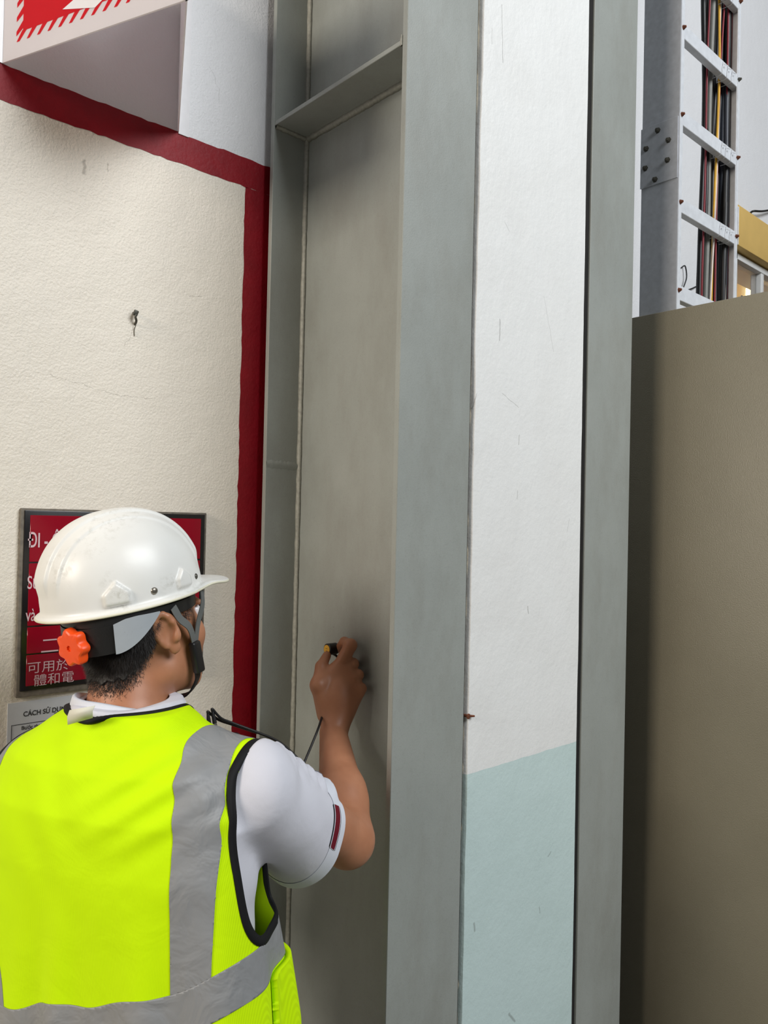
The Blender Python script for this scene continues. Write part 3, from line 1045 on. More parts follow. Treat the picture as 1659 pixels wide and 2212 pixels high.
# ------------------------------------------------------------------ the worker
M_skin = None
t = NT('skin')
c = t.mix(t.ramp(t.noise(25, 4), 0.3, 0.7), srgb(186, 129, 97), srgb(174, 117, 86))
c = t.mix(t.math('MULTIPLY', t.ramp(t.noise(170, 2), 0.72, 0.8), 0.3), c, srgb(120, 70, 50))
t.b.inputs['Subsurface Weight'].default_value = 0.06
t.b.inputs['Subsurface Radius'].default_value = (0.012, 0.005, 0.003)
M_skin = t.done(c, 0.45, t.bump(t.noise(420, 3), 0.12, 0.0006))
M_hair = plain('black_hair', srgb(30, 25, 22), 0.55, var=0.3, scale=120)
M_hairs = plain('black_hair_strands', srgb(34, 27, 23), 0.5, var=0.3, scale=300)


def cloth(name, col, rough=0.8, fine=900, fb=0.25, wr=0.25, wscale=14, spec=0.25, col2=None):
    t = NT(name)
    c = t.mix(t.ramp(t.noise(9, 4), 0.3, 0.75), col, col2 or tuple(np.array(col[:3]) * 0.93) + (1,))
    n1 = t.bump(t.noise(fine, 2), fb, 0.0006)
    n2 = t.bump(t.noise(wscale, 3, 0.5, dist=0.6), wr, 0.012, n1)
    return t.done(c, rough, n2, spec=spec)


def knit(name, col):
    t = NT(name)
    wv = t.n('ShaderNodeTexWave', wave_type='BANDS', bands_direction='X')
    wv.inputs['Scale'].default_value = 190
    t.l(t.co, wv.inputs['Vector'])
    c = t.mix(t.ramp(wv.outputs[1], 0.2, 0.9), tuple(np.array(col[:3]) * 0.90) + (1,), col)
    n1 = t.bump(wv.outputs[1], 0.12, 0.0006)
    n2 = t.bump(t.noise(11, 4, 0.5, dist=0.8), 0.22, 0.012, n1)
    return t.done(c, 0.75, n2, spec=0.15)


M_vest = knit('hi_vis_yellow_knit', (0.66, 1.0, 0.0, 1))
M_refl = cloth('grey_reflective_tape', srgb(145, 146, 147), 0.5, 1400, 0.15, 0.45, 22, 0.5)
M_bind = cloth('black_binding', srgb(22, 22, 24), 0.7, 900, 0.3, 0.1)
M_shirt = cloth('white_pique', srgb(216, 216, 225), 0.8, 1100, 0.3, 0.2, 12)
M_cuff = cloth('white_cuff', srgb(220, 223, 232), 0.8, 1100, 0.3, 0.05, 12)
M_maroon = cloth('maroon_trim', srgb(112, 22, 38), 0.7)
M_trs = cloth('navy_trousers', srgb(38, 42, 54), 0.8)
M_shoe = plain('black_shoe_leather', srgb(28, 26, 25), 0.4)

BA = math.radians(20)
vh = np.array([math.cos(YAW), math.sin(YAW), 0]); rh = np.array([math.sin(YAW), -math.cos(YAW), 0])
BF = math.sin(BA) * rh + math.cos(BA) * vh
BR = math.cos(BA) * rh - math.sin(BA) * vh
BO = P(235, 1800, 1.17); BO[2] = 0
man = thing('person', BO, 'worker in white hard hat and yellow vest reaching to the steel column', 'person', rz=math.atan2(BR[1], BR[0]))


def PL(x, y, d):
    q = P(x, y, d) - BO
    return np.array([q @ BR, q @ BF, q[2]])


def toW(p):
    p = np.atleast_2d(p)
    return BO + p[:, :1] * BR + p[:, 1:2] * BF + p[:, 2:3] * np.array([0, 0, 1.0])


TORSO = [(0.76, .055, .005, .160, .110), (0.88, .055, .0, .160, .110), (0.98, .052, .0, .155, .104), (1.08, .05, -.005, .162, .104), (1.17, .047, -.008, .172, .102), (1.225, .040, -.006, .150, .080), (1.265, .030, .0, .095, .060), (1.295, .020, .008, .060, .052)]
S_R, E_R, W_R = PL(550, 1680, 1.14), PL(751, 1815, 1.35), PL(720, 1585, 1.565)
S_L, E_L, W_L = np.array([-.165, .0, 1.168]), np.array([-.210, .075, .930]), np.array([-.01, .235, 1.055])
NECK = np.array([.014, .014, 1.285])

# head frame
HA = math.radians(38) - BA           # head turned to the man's right
HP = math.radians(8)                 # and tilted up a little
hy0 = np.array([math.sin(HA), math.cos(HA), 0]); hx = np.array([math.cos(HA), -math.sin(HA), 0]); hz0 = np.array([0, 0, 1.0])
hy = hy0 * math.cos(HP) + hz0 * math.sin(HP); hz = hz0 * math.cos(HP) - hy0 * math.sin(HP)
HR = np.stack([hx, hy, hz], 1)
HC = PL(300, 1348, 1.235)            # centre of the head
H = lambda x, y, z: HC + HR @ np.array([x, y, z], float)

# --- body: one continuous skin
xs = gaxis(-.27, .40, .006, ((HC[0] - .12, HC[0] + .14, .0026), (.08, .24, .0022)))
ysx = gaxis(-.22, .66, .006, ((HC[1] - .13, HC[1] + .15, .0026), (W_R[1] - .02, W_R[1] + .13, .0022)))
zsx = gaxis(.70, 1.60, .007, ((1.30, 1.545, .0026), (1.14, 1.30, .0022)))
B = Field(xs, ysx, zsx)
B.loft(TORSO, 0, .02)
for S, k in ((S_R, 0.03), (S_L, 0.03)):
    B.cone(NECK + np.array([0, 0, -.035]), S + np.array([0, 0, -.012]), .036, .040, k)
B.cone(S_R, E_R, .042, .043, .02)
B.cone(E_R, E_R + (W_R - E_R) * .4, .046, .045, .015)
B.cone(E_R + (W_R - E_R) * .35, W_R, .0455, .029, .02, flat=(BR * 0 + np.array([.3, 1, .4]), .92))
B.cone(S_L, E_L, .052, .042, .02)
B.cone(E_L, W_L, .042, .029, .02)
# left hand round the gauge
gz = W_L + np.array([.045, .03, .035])
B.ell(W_L + np.array([.035, .02, .022]), (.034, .026, .042), None, .015)
for j in range(4):
    a_ = W_L + np.array([.03, .045, .00 + .019 * j]); B.cone(a_, a_ + np.array([.035, .012, .004]), .010, .0095, .006); B.cone(a_ + np.array([.035, .012, .004]), a_ + np.array([.055, -.012, .006]), .0095, .0085, .005)
B.cone(W_L + np.array([.02, .0, .03]), W_L + np.array([.06, -.012, .06]), .012, .010, .008)
# neck and head
B.cone(NECK + np.array([-.002, -.002, -.03]), H(0, -.022, -.07), .060, .060, .03)
B.ell(H(0, -.012, .030), (.077, .096, .092), HR, .02)
B.ell(H(0, .020, -.030), (.069, .078, .088), HR, .03)
B.ell(H(0, .050, -.045), (.058, .052, .066), HR, .02)
for sx in (-1, 1):
    B.cone(H(sx * .056, .005, -.070), H(sx * .020, .072, -.105), .022, .018, .025)
    B.ell(H(sx * .046, .062, -.025), (.022, .022, .022), HR, .02)
B.ell(H(0, .080, -.100), (.024, .02, .018), HR, .018)
B.cone(H(0, .096, .002), H(0, .112, -.034), .008, .012, .012)
for sx in (-1, 1):
    B.ell(H(sx * .012, .104, -.036), (.009, .010, .008), HR, .006)
    B.ell(H(sx * .032, .097, .006), (.017, .012, .010), HR, .01, sub=True)
    B.cone(H(sx * .016, .097, .022), H(sx * .045, .086, .022), .006, .005, .01)
B.ell(H(0, .098, -.063), (.024, .010, .006), HR, .006)
B.ell(H(0, .096, -.074), (.021, .010, .007), HR, .006)
# ears: flat shell with rim, hollow and lobe
EAR = {}
for sx in (-1, 1):
    back = math.radians(24)
    ex = np.array([sx * math.cos(back), -math.sin(back), 0]); ey = np.array([sx * math.sin(back), math.cos(back), 0]); ez = np.array([0, -.20, .98])
    Er = np.stack([HR @ ex, HR @ ey, HR @ ez], 1)
    ec = H(sx * .083, -.008, -.004)
    EAR[sx] = (ec, Er)
    q = lambda x, y, z: ec + Er @ np.array([x, y, z], float)
    B.ell(q(0, 0, .006), (.006, .017, .026), Er, .008)
    ring = [q(.004, .0155 * math.cos(a_) * (1 if math.sin(a_) > -.2 else .8) - .002, .005 + .0275 * math.sin(a_)) for a_ in np.linspace(-.5, 4.3, 11)]
    for i in range(10): B.cone(ring[i], ring[i + 1], .0046, .0046, .003)
    B.ell(q(.002, .006, -.025), (.005, .009, .010), Er, .008)
    B.ell(q(.008, .003, .000), (.006, .009, .014), Er, .004, sub=True)
    B.ell(q(.006, .013, -.006), (.006, .006, .008), Er, .006)
# right hand: palm from metacarpals, curled fingers, thumb and index pinching the probe
Wc = W_R
hand = {'index': [(729, 1450, 1.618), (757, 1394, 1.622), (744, 1387, 1.650), (731, 1402, 1.664)],
        'middle': [(749, 1455, 1.612), (763, 1434, 1.624), (764, 1434, 1.648), (748, 1448, 1.660)],
        'ring': [(763, 1470, 1.606), (774, 1458, 1.614), (772, 1460, 1.636), (754, 1470, 1.650)],
        'pinky': [(773, 1493, 1.600), (781, 1487, 1.606), (777, 1490, 1.626), (760, 1496, 1.638)]}
rad = {'index': (.0155, .0132, .0108, .0088), 'middle': (.0128, .0112, .0100, .0085), 'ring': (.0122, .0106, .0095, .008), 'pinky': (.0112, .0096, .0085, .0072)}
for nme, pts in hand.items():
    p = [PL(*q) for q in pts]; r = rad[nme]
    base = Wc + (p[0] - Wc) * .16
    B.cone(base, p[0], .0205, r[0] + .004, .012)
    for i in range(3): B.cone(p[i], p[i + 1], r[i], r[i + 1], .004 if i else .007)
    B.ell(p[1], (r[1] * 1.04,) * 3, None, .003)
B.ell((Wc + PL(*hand['middle'][0])) / 2 + np.array([-.006, 0, 0]), (.030, .022, .040), None, .02)
th = [PL(704, 1540, 1.585), PL(689, 1480, 1.592), PL(694, 1440, 1.618), PL(706, 1416, 1.642)]
B.cone(th[0], th[1], .019, .0165, .015)
B.cone(th[1], th[2], .0155, .0125, .008)
B.cone(th[2], th[3], .0120, .0092, .005)
B.cone(th[1], PL(*hand['index'][0]), .013, .014, .014)
bV, bF = B.mesh()
bV = relax(bV, bF, 1, .4)
body = mesh('body', bV, bF, M_skin, man, smooth=True, local=True)
body['label'] = 'tanned bare neck, face, ear, forearm and hand'
# thumb nail and eyes
for sx in (-1, 1):
    V, F = lathe_geo([(.0001, -.011), (.006, -.0095), (.0095, -.0055), (.011, 0), (.0095, .0055), (.006, .0095), (.0001, .011)], toW(H(sx * .032, .086, .006))[0], (0, 0, 1), 14)
    mesh('eye', V, F, M_white, man, smooth=True)
p = th[3] + (th[2] - th[3]) * .15
nd = PL(700, 1418, 1.60) - PL(706, 1416, 1.642); nd /= np.linalg.norm(nd)
ax_ = (th[3] - th[2]) / np.linalg.norm(th[3] - th[2])

# --- hair: scalp cap plus short strands fading out down the nape
hd = Field(gaxis(HC[0] - .13, HC[0] + .13, .004), gaxis(HC[1] - .14, HC[1] + .14, .004), gaxis(HC[2] - .16, HC[2] + .14, .004))
hd.cone(NECK + np.array([-.002, -.002, -.03]), H(0, -.022, -.07), .060, .060, .03)
hd.ell(H(0, -.012, .030), (.077, .096, .092), HR, .02)
hd.ell(H(0, .020, -.030), (.069, .078, .088), HR, .03)
hV, hF = hd.mesh()
hV = relax(hV, hF, 2)


def hq(p):
    return (np.atleast_2d(p) - HC) @ HR


def hairline(p):
    q = hq(p)
    x, y, z = q[:, 0], q[:, 1], q[:, 2]
    # lower border: low at the nape, rising to behind the ear, over it and down the temple
    zl = np.interp(y, [-.12, -.075, -.05, -.03, -.012, .012, .035, .05, .07, .1], [-.080, -.076, -.062, -.036, .012, .026, .012, .012, .055, .07])
    return zl - z


capV, capF = carve(hV, hF, lambda p: np.maximum(hq(p)[:, 2] - .045, hairline(p) + .009 + .004 * np.sin(p[:, 0] * 300) * np.sin(p[:, 1] * 260)), lift=.0045)
solid(mesh('hair', capV, capF, M_hair, man, smooth=True, local=True), .003)
hN = vnormals(hV, hF)
g0 = hairline(hV)
cand = np.where((g0 < .014) & (hq(hV)[:, 1] < .06) & (hq(hV)[:, 2] < .02))[0]
sV, sF = [], []
for c_ in range(52000):
    i = int(rng.choice(cand))
    gg = g0[i]
    dens = 1.0 if gg < -.02 else max(0.0, (0.014 - gg) / .034) ** 1.3
    if rng.random() > dens: continue
    p = hV[i] + rng.normal(0, .0022, 3); nrm = hN[i]
    p = p - nrm * ((p - hV[i]) @ nrm)
    ln = (.004 + .009 * min(1, max(0, (-gg + .01) / .05))) * (.7 + .6 * rng.random())
    dirn = nrm * .55 - hz * .75 + rng.normal(0, .25, 3); dirn /= np.linalg.norm(dirn)
    side = np.cross(dirn, nrm + rng.normal(0, .2, 3)); side /= np.linalg.norm(side) + 1e-9
    w_ = .00027
    b_ = p + nrm * (.0005 + .004 * min(1, max(0, -gg / .03)) * (gg < -.01))
    k_ = len(sV)
    sV += [b_ - side * w_, b_ + side * w_, b_ + dirn * ln]
    sF.append([k_, k_ + 1, k_ + 2])
st = mesh('hair_strands', sV, sF, M_hairs, man, local=True)
st['kind'] = 'stuff'; st['label'] = 'short black hair fading out over the nape'

# --- shirt
SA = PL(546, 1712, 1.135); SB = PL(646, 1802, 1.275)
sdir = (SB - SA) / np.linalg.norm(SB - SA)
upn = np.array([0, 0, 1.0]); upn = upn - sdir * (upn @ sdir); upn /= np.linalg.norm(upn)
frn = np.cross(sdir, upn)
cdir = sdir + .38 * upn
cdir /= np.linalg.norm(cdir)


def sleeve_folds(g, t, q):
    s_ = t * np.linalg.norm(SB - SA)
    u_ = q[0] * upn[0] + q[1] * upn[1] + q[2] * upn[2]
    rr = np.sqrt(q[0] ** 2 + q[1] ** 2 + q[2] ** 2) + 1e-9
    f_ = q[0] * frn[0] + q[1] * frn[1] + q[2] * frn[2]
    tdir = upn * .72 + np.array([-.24, .65, 0]); tdir = tdir - sdir * (tdir @ sdir); tdir /= np.linalg.norm(tdir)
    topw = np.clip(((q[0] * tdir[0] + q[1] * tdir[1] + q[2] * tdir[2]) / rr - .35) / .55, 0, 1)
    low = np.clip((-u_ / rr + .1) / .8, 0, 1)
    ph = 2 * np.pi * s_ / .0245
    return topw ** 1.2 * .0150 * (np.abs(np.sin(ph / 2)) * 2 - 1.0) * (t < .93) + .003 * np.sin(s_ * 75 + f_ / .03 + u_ / .025) * np.clip(1 - topw, 0, 1) * .55


def torso_folds(g):
    return .0022 * np.sin(g[0] * 60 + g[2] * 25) * np.sin(g[2] * 40 + g[1] * 30)


Sh = Field(gaxis(-.27, .38, .0042), gaxis(-.20, .34, .0042), gaxis(.80, 1.36, .0042))
Sh.loft(TORSO, .026, .02, disp=torso_folds)
for S in (S_R, S_L): Sh.cone(NECK + np.array([0, 0, -.02]), S, .054, .058, .03)
Sh.cone(SA, SB + sdir * .06, .064, .078, .02, disp=sleeve_folds)
Sh.cone(S_R, S_R + (E_R - S_R) * .80, .048, .049, .010, disp=sleeve_folds)
SLB = S_L + (E_L - S_L) * .72
Sh.cone(S_L, S_L + (E_L - S_L) * .95, .062, .066, .025)
sV_, sF_ = Sh.mesh()
sV_ = relax(sV_, sF_, 1, .4)
ldir = (E_L - S_L) / np.linalg.norm(E_L - S_L)


def shirt_cut(p):
    cuff = (p - SB) @ cdir
    nearR = np.linalg.norm(p - (SB + sdir * .03), axis=1) - .13
    cutR = np.minimum(cuff, -nearR)
    cl = (p - SLB) @ ldir
    nearL = np.linalg.norm(p - (SLB + ldir * .03), axis=1) - .085
    cutL = np.minimum(np.minimum(cl, -nearL), -.085 - p[:, 0])
    neck = .064 - np.hypot(p[:, 0] - NECK[0], p[:, 1] - NECK[1])
    neck = np.minimum(neck, p[:, 2] - 1.25)
    return np.maximum(np.maximum(cutR, cutL), np.maximum(neck, .815 - p[:, 2]))


# --- hi-vis vest
VEST = [(0.74, .060, .005, .235, .160), (0.86, .058, .002, .230, .150), (0.95, .052, .0, .226, .140), (1.03, .046, -.004, .222, .133), (1.12, .036, -.008, .218, .127), (1.19, .032, -.010, .208, .118), (1.245, .032, -.010, .180, .098), (1.285, .032, -.004, .13, .078), (1.315, .030, .0, .09, .07)]


def drape(g):
    lowf = np.clip((1.10 - g[2]) / .25, 0, 1)
    an = np.arctan2(g[1], g[0] - .05)
    f_ = .0065 * lowf * (np.sin(an * 9 + 1.0 + g[2] * 3) + .6 * np.sin(an * 15 + 2.1))
    f_ += .0012 * np.sin(g[2] * 55 + g[0] * 30 + 3 * np.sin(g[0] * 22)) * np.clip((g[2] - 1.05) / .1, 0, 1)
    pull = np.exp(-((g[0] - .13) ** 2 / .006 + (g[2] - 1.23) ** 2 / .004))
    return f_ + .003 * pull * np.sin((g[2] - .7 * g[0]) * 130)


Ve = Field(gaxis(-.26, .34, .0031), gaxis(-.22, .22, .0031), gaxis(.72, 1.375, .0031))
Ve.loft(VEST, 0, .02, disp=drape)
Ve.cone(NECK + np.array([0, 0, -.045]), S_R + np.array([.035, .0, -.012]), .060, .062, .03)
Ve.cone(NECK + np.array([0, 0, -.024]), S_L + np.array([-.04, 0, -.004]), .060, .062, .03)
Ve.ell((.010, .006, 1.262), (.100, .082, .040), None, .03)
pk = PL(652, 2165, 1.12)
vV, vF = Ve.mesh()
vV = relax(vV, vF, 3, .5)


def arm_cut(p, side):
    x = (p[:, 0] - .05) * side - (0 if side > 0 else .035)
    y, z = p[:, 1], p[:, 2]
    xt = np.interp(z, [1.05, 1.14, 1.20, 1.24, 1.30], [.40, .235, .203, .185, .176])
    a_ = x - xt
    yc, ry, zc, rz = .036, .076, 1.150, .132
    nn_ = np.where(z < zc, 4.0, 2.1)
    e = (np.abs((y - yc) / ry) ** nn_ + np.abs((z - zc) / rz) ** nn_) ** (1 / nn_)
    b_ = np.minimum((1 - e) * .075, x - .178)
    return np.maximum(a_, b_)


def neck_cut(p):
    dx, dy = p[:, 0] - NECK[0], p[:, 1] - (NECK[1] + .030)
    e = np.sqrt((dx / .082) ** 2 + (dy / .113) ** 2)
    return np.minimum((1 - e) * .09, p[:, 2] - 1.19)


def hem(p): return .775 - p[:, 2]


def vest_cut(p): return np.maximum(np.maximum(np.maximum(arm_cut(p, 1), arm_cut(p, -1)), neck_cut(p)), hem(p))


# the shirt lies inside the vest wherever the vest covers it
def field_at(Fd, p):
    ii, tt_ = [], []
    for d in range(3):
        a_ = Fd.ax[d]
        u_ = np.clip((p[:, d] - a_[0]) / (a_[1] - a_[0]), 0, len(a_) - 1.001)
        ii.append(u_.astype(int)); tt_.append(u_ - u_.astype(int))
    out_ = 0
    for i in (0, 1):
        for j in (0, 1):
            for k in (0, 1):
                w_ = (tt_[0] if i else 1 - tt_[0]) * (tt_[1] if j else 1 - tt_[1]) * (tt_[2] if k else 1 - tt_[2])
                out_ = out_ + w_ * Fd.f[ii[0] + i, ii[1] + j, ii[2] + k]
    return out_


for _ in range(3):
    fv = field_at(Ve, sV_)
    G = np.stack([(field_at(Ve, sV_ + np.eye(3)[d] * .004) - fv) / .004 for d in range(3)], 1)
    G /= np.linalg.norm(G, axis=1)[:, None] + 1e-6
    w_ = np.clip(-vest_cut(sV_) / .02, 0, 1) * np.clip((.03 - fv) / .01, 0, 1) * ((sV_ - SA) @ sdir < .02)
    sV_ = sV_ - G * (np.maximum(0, fv + .008) * w_)[:, None]
shV, shF = carve(sV_, sF_, shirt_cut)
shirt = solid(mesh('shirt', shV, shF, M_shirt, man, smooth=True, local=True), .002)
shirt['label'] = 'white short-sleeved polo shirt'
# cuff band and striped trim on the right sleeve
cV, cF = carve(sV_, sF_, lambda p: np.maximum(shirt_cut(p), np.maximum(-.030 - (p - SB) @ cdir, np.linalg.norm(p - SB, axis=1) - .13)), lift=.0008)
mesh('cuff', cV, cF, M_cuff, shirt, smooth=True, local=True)


def trim(a0, a1, w0, w1, mat, nm, lift):
    def g(p):
        d = p - SB
        s_ = d @ cdir
        ang = np.arctan2(d @ upn, d @ frn)
        ctr = ACEN
        da = np.abs((ang - ctr + np.pi) % (2 * np.pi) - np.pi) * .078
        return np.maximum(np.maximum(s_ - a1, a0 - s_), np.maximum(da - w1, np.linalg.norm(d, axis=1) - .13))
    V_, F_ = carve(sV_, sF_, g, lift=lift)
    mesh(nm, V_, F_, mat, shirt, smooth=True, local=True)


dtrim = PL(716, 1768, 1.20) - SB
ACEN = math.atan2(dtrim @ upn, dtrim @ frn)
trim(-.0330, -.0130, 0, .0310, M_bind, 'sleeve_trim', .0011)
trim(-.0312, -.0148, 0, .0320, M_cuff, 'sleeve_trim', .0015)
trim(-.0294, -.0166, 0, .0310, M_maroon, 'sleeve_trim', .0019)

# collar: a turned-over band round the neck
prof = [(.0655, -.045), (.0645, -.01), (.0650, .012), (.0675, .0165), (.0715, .014), (.0765, -.004), (.0830, -.030), (.0930, -.060), (.0905, -.062), (.0790, -.028), (.0740, -.005), (.0690, .006), (.0685, -.045)]
nseg = 64
V, F = [], []
for i in range(nseg):
    a_ = 2 * math.pi * i / nseg
    for r_, z_ in prof:
        lift = .012 * (-math.cos(a_ - math.pi / 2 * 0)) * 0
        ca, sa = math.cos(a_), math.sin(a_)
        tilt = -.085 * max(0, ca * .55 + sa * .83) ** 1.4 - .02 * max(0, -ca * .5 + sa * .86) ** 1.5 - .016 * max(0, ca) ** 2     # lower towards the front
        V.append((NECK[0] - .010 + r_ * ca * 1.0, NECK[1] + .002 + r_ * sa * .97, NECK[2] + .028 + z_ + tilt))
m_ = len(prof)
for i in range(nseg):
    for k in range(m_): F.append([i * m_ + k, ((i + 1) % nseg) * m_ + k, ((i + 1) % nseg) * m_ + (k + 1) % m_, i * m_ + (k + 1) % m_])
mesh('collar', V, F, M_cuff, shirt, smooth=True, local=True)['label'] = 'white turned-over shirt collar'

veV, veF = carve(vV, vF, vest_cut)
vest = solid(mesh('vest', veV, veF, M_vest, man, smooth=True, local=True), .0018)
vest['label'] = 'fluorescent yellow safety vest with grey reflective strips and black binding'


def vpart(nm, g, mat, lift, th=.0012, label=None):
    V_, F_ = carve(vV, vF, lambda p: np.maximum(vest_cut(p), g(p)), lift=lift)
    o = solid(mesh(nm, V_, F_, mat, vest, smooth=True, local=True), th)
    if label: o['label'] = label
    return o


def rim_loops(V_, F_):
    """ordered open-edge loops of a quad mesh"""
    E_ = {}
    for f_ in F_:
        for k in range(4):
            a_, b_ = int(f_[k]), int(f_[(k + 1) % 4])
            if a_ == b_: continue
            E_[(a_, b_)] = E_.get((a_, b_), 0) + 1
    nxt = {a_: b_ for (a_, b_) in E_ if (b_, a_) not in E_}
    loops = []
    while nxt:
        st_, cur = next(iter(nxt.items()))
        lp_ = [st_]; nxt.pop(st_)
        while cur != st_ and cur in nxt:
            lp_.append(cur); cur = nxt.pop(cur)
        loops.append(lp_)
    return loops


VN = vnormals(veV, veF)


def bind(loop, label):
    p = veV[loop]; n_ = VN[loop]
    d = np.linalg.norm(np.roll(p, -1, 0) - p, axis=1)
    s_ = np.concatenate([[0], np.cumsum(d)])
    m = max(24, int(s_[-1] / .006))
    u = np.linspace(0, s_[-1], m, endpoint=False)
    P_ = np.stack([np.interp(u, s_, np.append(p[:, i], p[0, i])) for i in range(3)], 1)
    N_ = np.stack([np.interp(u, s_, np.append(n_[:, i], n_[0, i])) for i in range(3)], 1)
    for _ in range(4): P_ = P_ * .5 + (np.roll(P_, 1, 0) + np.roll(P_, -1, 0)) * .25
    for _ in range(14): N_ = N_ * .5 + (np.roll(N_, 1, 0) + np.roll(N_, -1, 0)) * .25
    T_ = np.roll(P_, -1, 0) - np.roll(P_, 1, 0); T_ /= np.linalg.norm(T_, axis=1)[:, None]
    N_ = N_ - T_ * (N_ * T_).sum(1)[:, None]; N_ /= np.linalg.norm(N_, axis=1)[:, None]
    S_ = np.cross(N_, T_)          # the fabric lies to the left of a rim edge
    h, w = .0024, .0115
    ring = [P_ - S_ * .0012 + N_ * h * .6, P_ + S_ * w * .5 + N_ * h, P_ + S_ * w + N_ * h * .9, P_ + S_ * w - N_ * h, P_ + S_ * w * .5 - N_ * h * 1.1, P_ - S_ * .0012 - N_ * h * .9]
    V_ = np.stack(ring, 1).reshape(-1, 3); k = len(ring)
    F_ = [[i * k + j, i * k + (j + 1) % k, ((i + 1) % m) * k + (j + 1) % k, ((i + 1) % m) * k + j] for i in range(m) for j in range(k)]
    mesh('binding', V_, F_, M_bind, vest, smooth=True, local=True)['label'] = label


for lp_ in rim_loops(veV, veF):
    if len(lp_) < 40: continue
    c_ = veV[lp_].mean(0)
    if c_[2] < .85: continue
    if abs(c_[0] - NECK[0]) < .06: bind(lp_, 'black edge binding of the neckline')
    else: bind(lp_, 'black edge binding of the right armhole' if c_[0] > 0 else 'black edge binding of the left armhole')


def band_top(p):
    x = p[:, 0]
    return .952 + .26 * (x - .05) + .004 * np.sin(x * 55) + .003 * np.sin(x * 23 + 1)


def strip(cx_):
    def g(p):
        if cx_ > 0: xc = np.interp(p[:, 2], [.95, 1.05, 1.12, 1.17, 1.21, 1.25, 1.28, 1.31], [.218, .214, .211, .208, .203, .193, .182, .170])
        else: xc = np.interp(p[:, 2], [.92, 1.0, 1.1, 1.3], [-.082, -.112, -.160, -.18])
        return np.maximum(np.abs(p[:, 0] - xc) - .0235, band_top(p) - .001 - p[:, 2])
    return g


vpart('reflective_strip', strip(.205), M_refl, .0012, label='grey reflective tape running over the right shoulder')
vpart('reflective_strip', strip(-.148), M_refl, .0012, label='grey reflective tape on the left shoulder side')
vpart('reflective_band', lambda p: np.maximum(p[:, 2] - band_top(p), band_top(p) - .058 - p[:, 2]), M_refl, .0016, label='grey reflective tape round the waist')
# stitched pocket on the right flank
vpart('pocket', lambda p: np.maximum(np.abs(p[:, 2] - pk[2] + .01) - .06, np.maximum(np.abs(p[:, 1] - pk[1]) - .045, .15 - p[:, 0])), M_vest, .010, .009, 'patch pocket on the right flank')
# cream care label sticking up at the neck
l0, l1, l2, l3 = PL(146, 1566, 1.07), PL(200, 1551, 1.06), PL(205, 1524, 1.055), PL(150, 1534, 1.065)
lm = (l2 + l3) / 2 + np.array([0, -.004, .002])
V = [l0, l1, (l0 * .4 + l3 * .6) + np.array([0, -.003, 0]), (l1 * .4 + l2 * .6) + np.array([0, -.003, 0]), l3, l2]
M_lab = cloth('cream_label', srgb(226, 224, 208), 0.7, 900, .1, .1)
solid(mesh('care_label', V, [[0, 1, 3, 2], [2, 3, 5, 4]], M_lab, vest, local=True, smooth=True), .0008)['label'] = 'cream fabric label sticking up at the neckline'

# --- trousers and shoes (below the frame)
Tr = Field(gaxis(-.20, .34, .009), gaxis(-.24, .26, .009), gaxis(.03, .93, .011))
Tr.loft([(0.72, .055, .0, .160, .118), (0.90, .055, .0, .166, .116)], .006, .03)
FT = {1: np.array([.155, .0, .0]), -1: np.array([-.045, .035, .0])}
for sd in (1, -1):
    hip = np.array([.055 + sd * .085, .0, .78]); knee = (hip + FT[sd]) / 2 + np.array([0, .03, .05]); ank = FT[sd] + np.array([0, -.01, .08])
    Tr.cone(hip, knee, .092, .072, .03); Tr.cone(knee, ank, .070, .058, .02)
tV, tF = Tr.mesh()
tV, tF = carve(tV, tF, lambda p: np.maximum(p[:, 2] - .90, .055 - p[:, 2]))
solid(mesh('trousers', tV, tF, M_trs, man, smooth=True, local=True), .002)
for sd in (1, -1):
    So = Field(gaxis(FT[sd][0] - .09, FT[sd][0] + .09, .005), gaxis(FT[sd][1] - .14, FT[sd][1] + .23, .005), gaxis(-.02, .16, .005))
    c0 = FT[sd]
    So.cone(c0 + np.array([0, -.05, .035]), c0 + np.array([.0, .13, .028]), .040, .036, .03)
    So.cone(c0 + np.array([0, -.03, .05]), c0 + np.array([0, -.02, .11]), .045, .045, .03)
    oV, oF = So.mesh()
    oV[:, 2] = np.maximum(oV[:, 2], 0.0)
    mesh('shoe', oV, oF, M_shoe, man, smooth=True, local=True)

# ------------------------------------------------------------------ hard hat
hat = thing('hard_hat', toW(HC)[0], 'scuffed white hard hat with orange ratchet knob on the worker', 'hard hat')
t = NT('white_hat_shell')
c = t.mix(t.ramp(t.noise(14, 4), 0.3, 0.75), srgb(238, 238, 234), srgb(232, 231, 226))
sc_ = t.math('MULTIPLY', t.ramp(t.noise(11, 2), .50, .62), t.ramp(t.noise(75, 6, .75), .50, .64))
c = t.mix(t.math('MULTIPLY', sc_, 0.38), c, srgb(150, 144, 124))
M_hat = t.done(c, t.math('ADD', .34, t.math('MULTIPLY', sc_, .25)), t.bump(t.noise(30, 3), .06, .004))
HHP = math.radians(11.5)
HHA = math.radians(50) - BA
ky0 = np.array([math.sin(HHA), math.cos(HHA), 0]); kx = np.array([math.cos(HHA), -math.sin(HHA), 0])
ky = ky0 * math.cos(HHP) + hz0 * math.sin(HHP); kz = hz0 * math.cos(HHP) - ky0 * math.sin(HHP)
KR = np.stack([kx, ky, kz], 1)
KC = PL(268, 1281, 1.235)
K = lambda p: toW(KC + np.atleast_2d(p) @ KR.T)
ax, by, hz_ = .102, .126, .129


def sstep(a, b, x):
    t_ = np.clip((x - a) / (b - a), 0, 1)
    return t_ * t_ * (3 - 2 * t_)


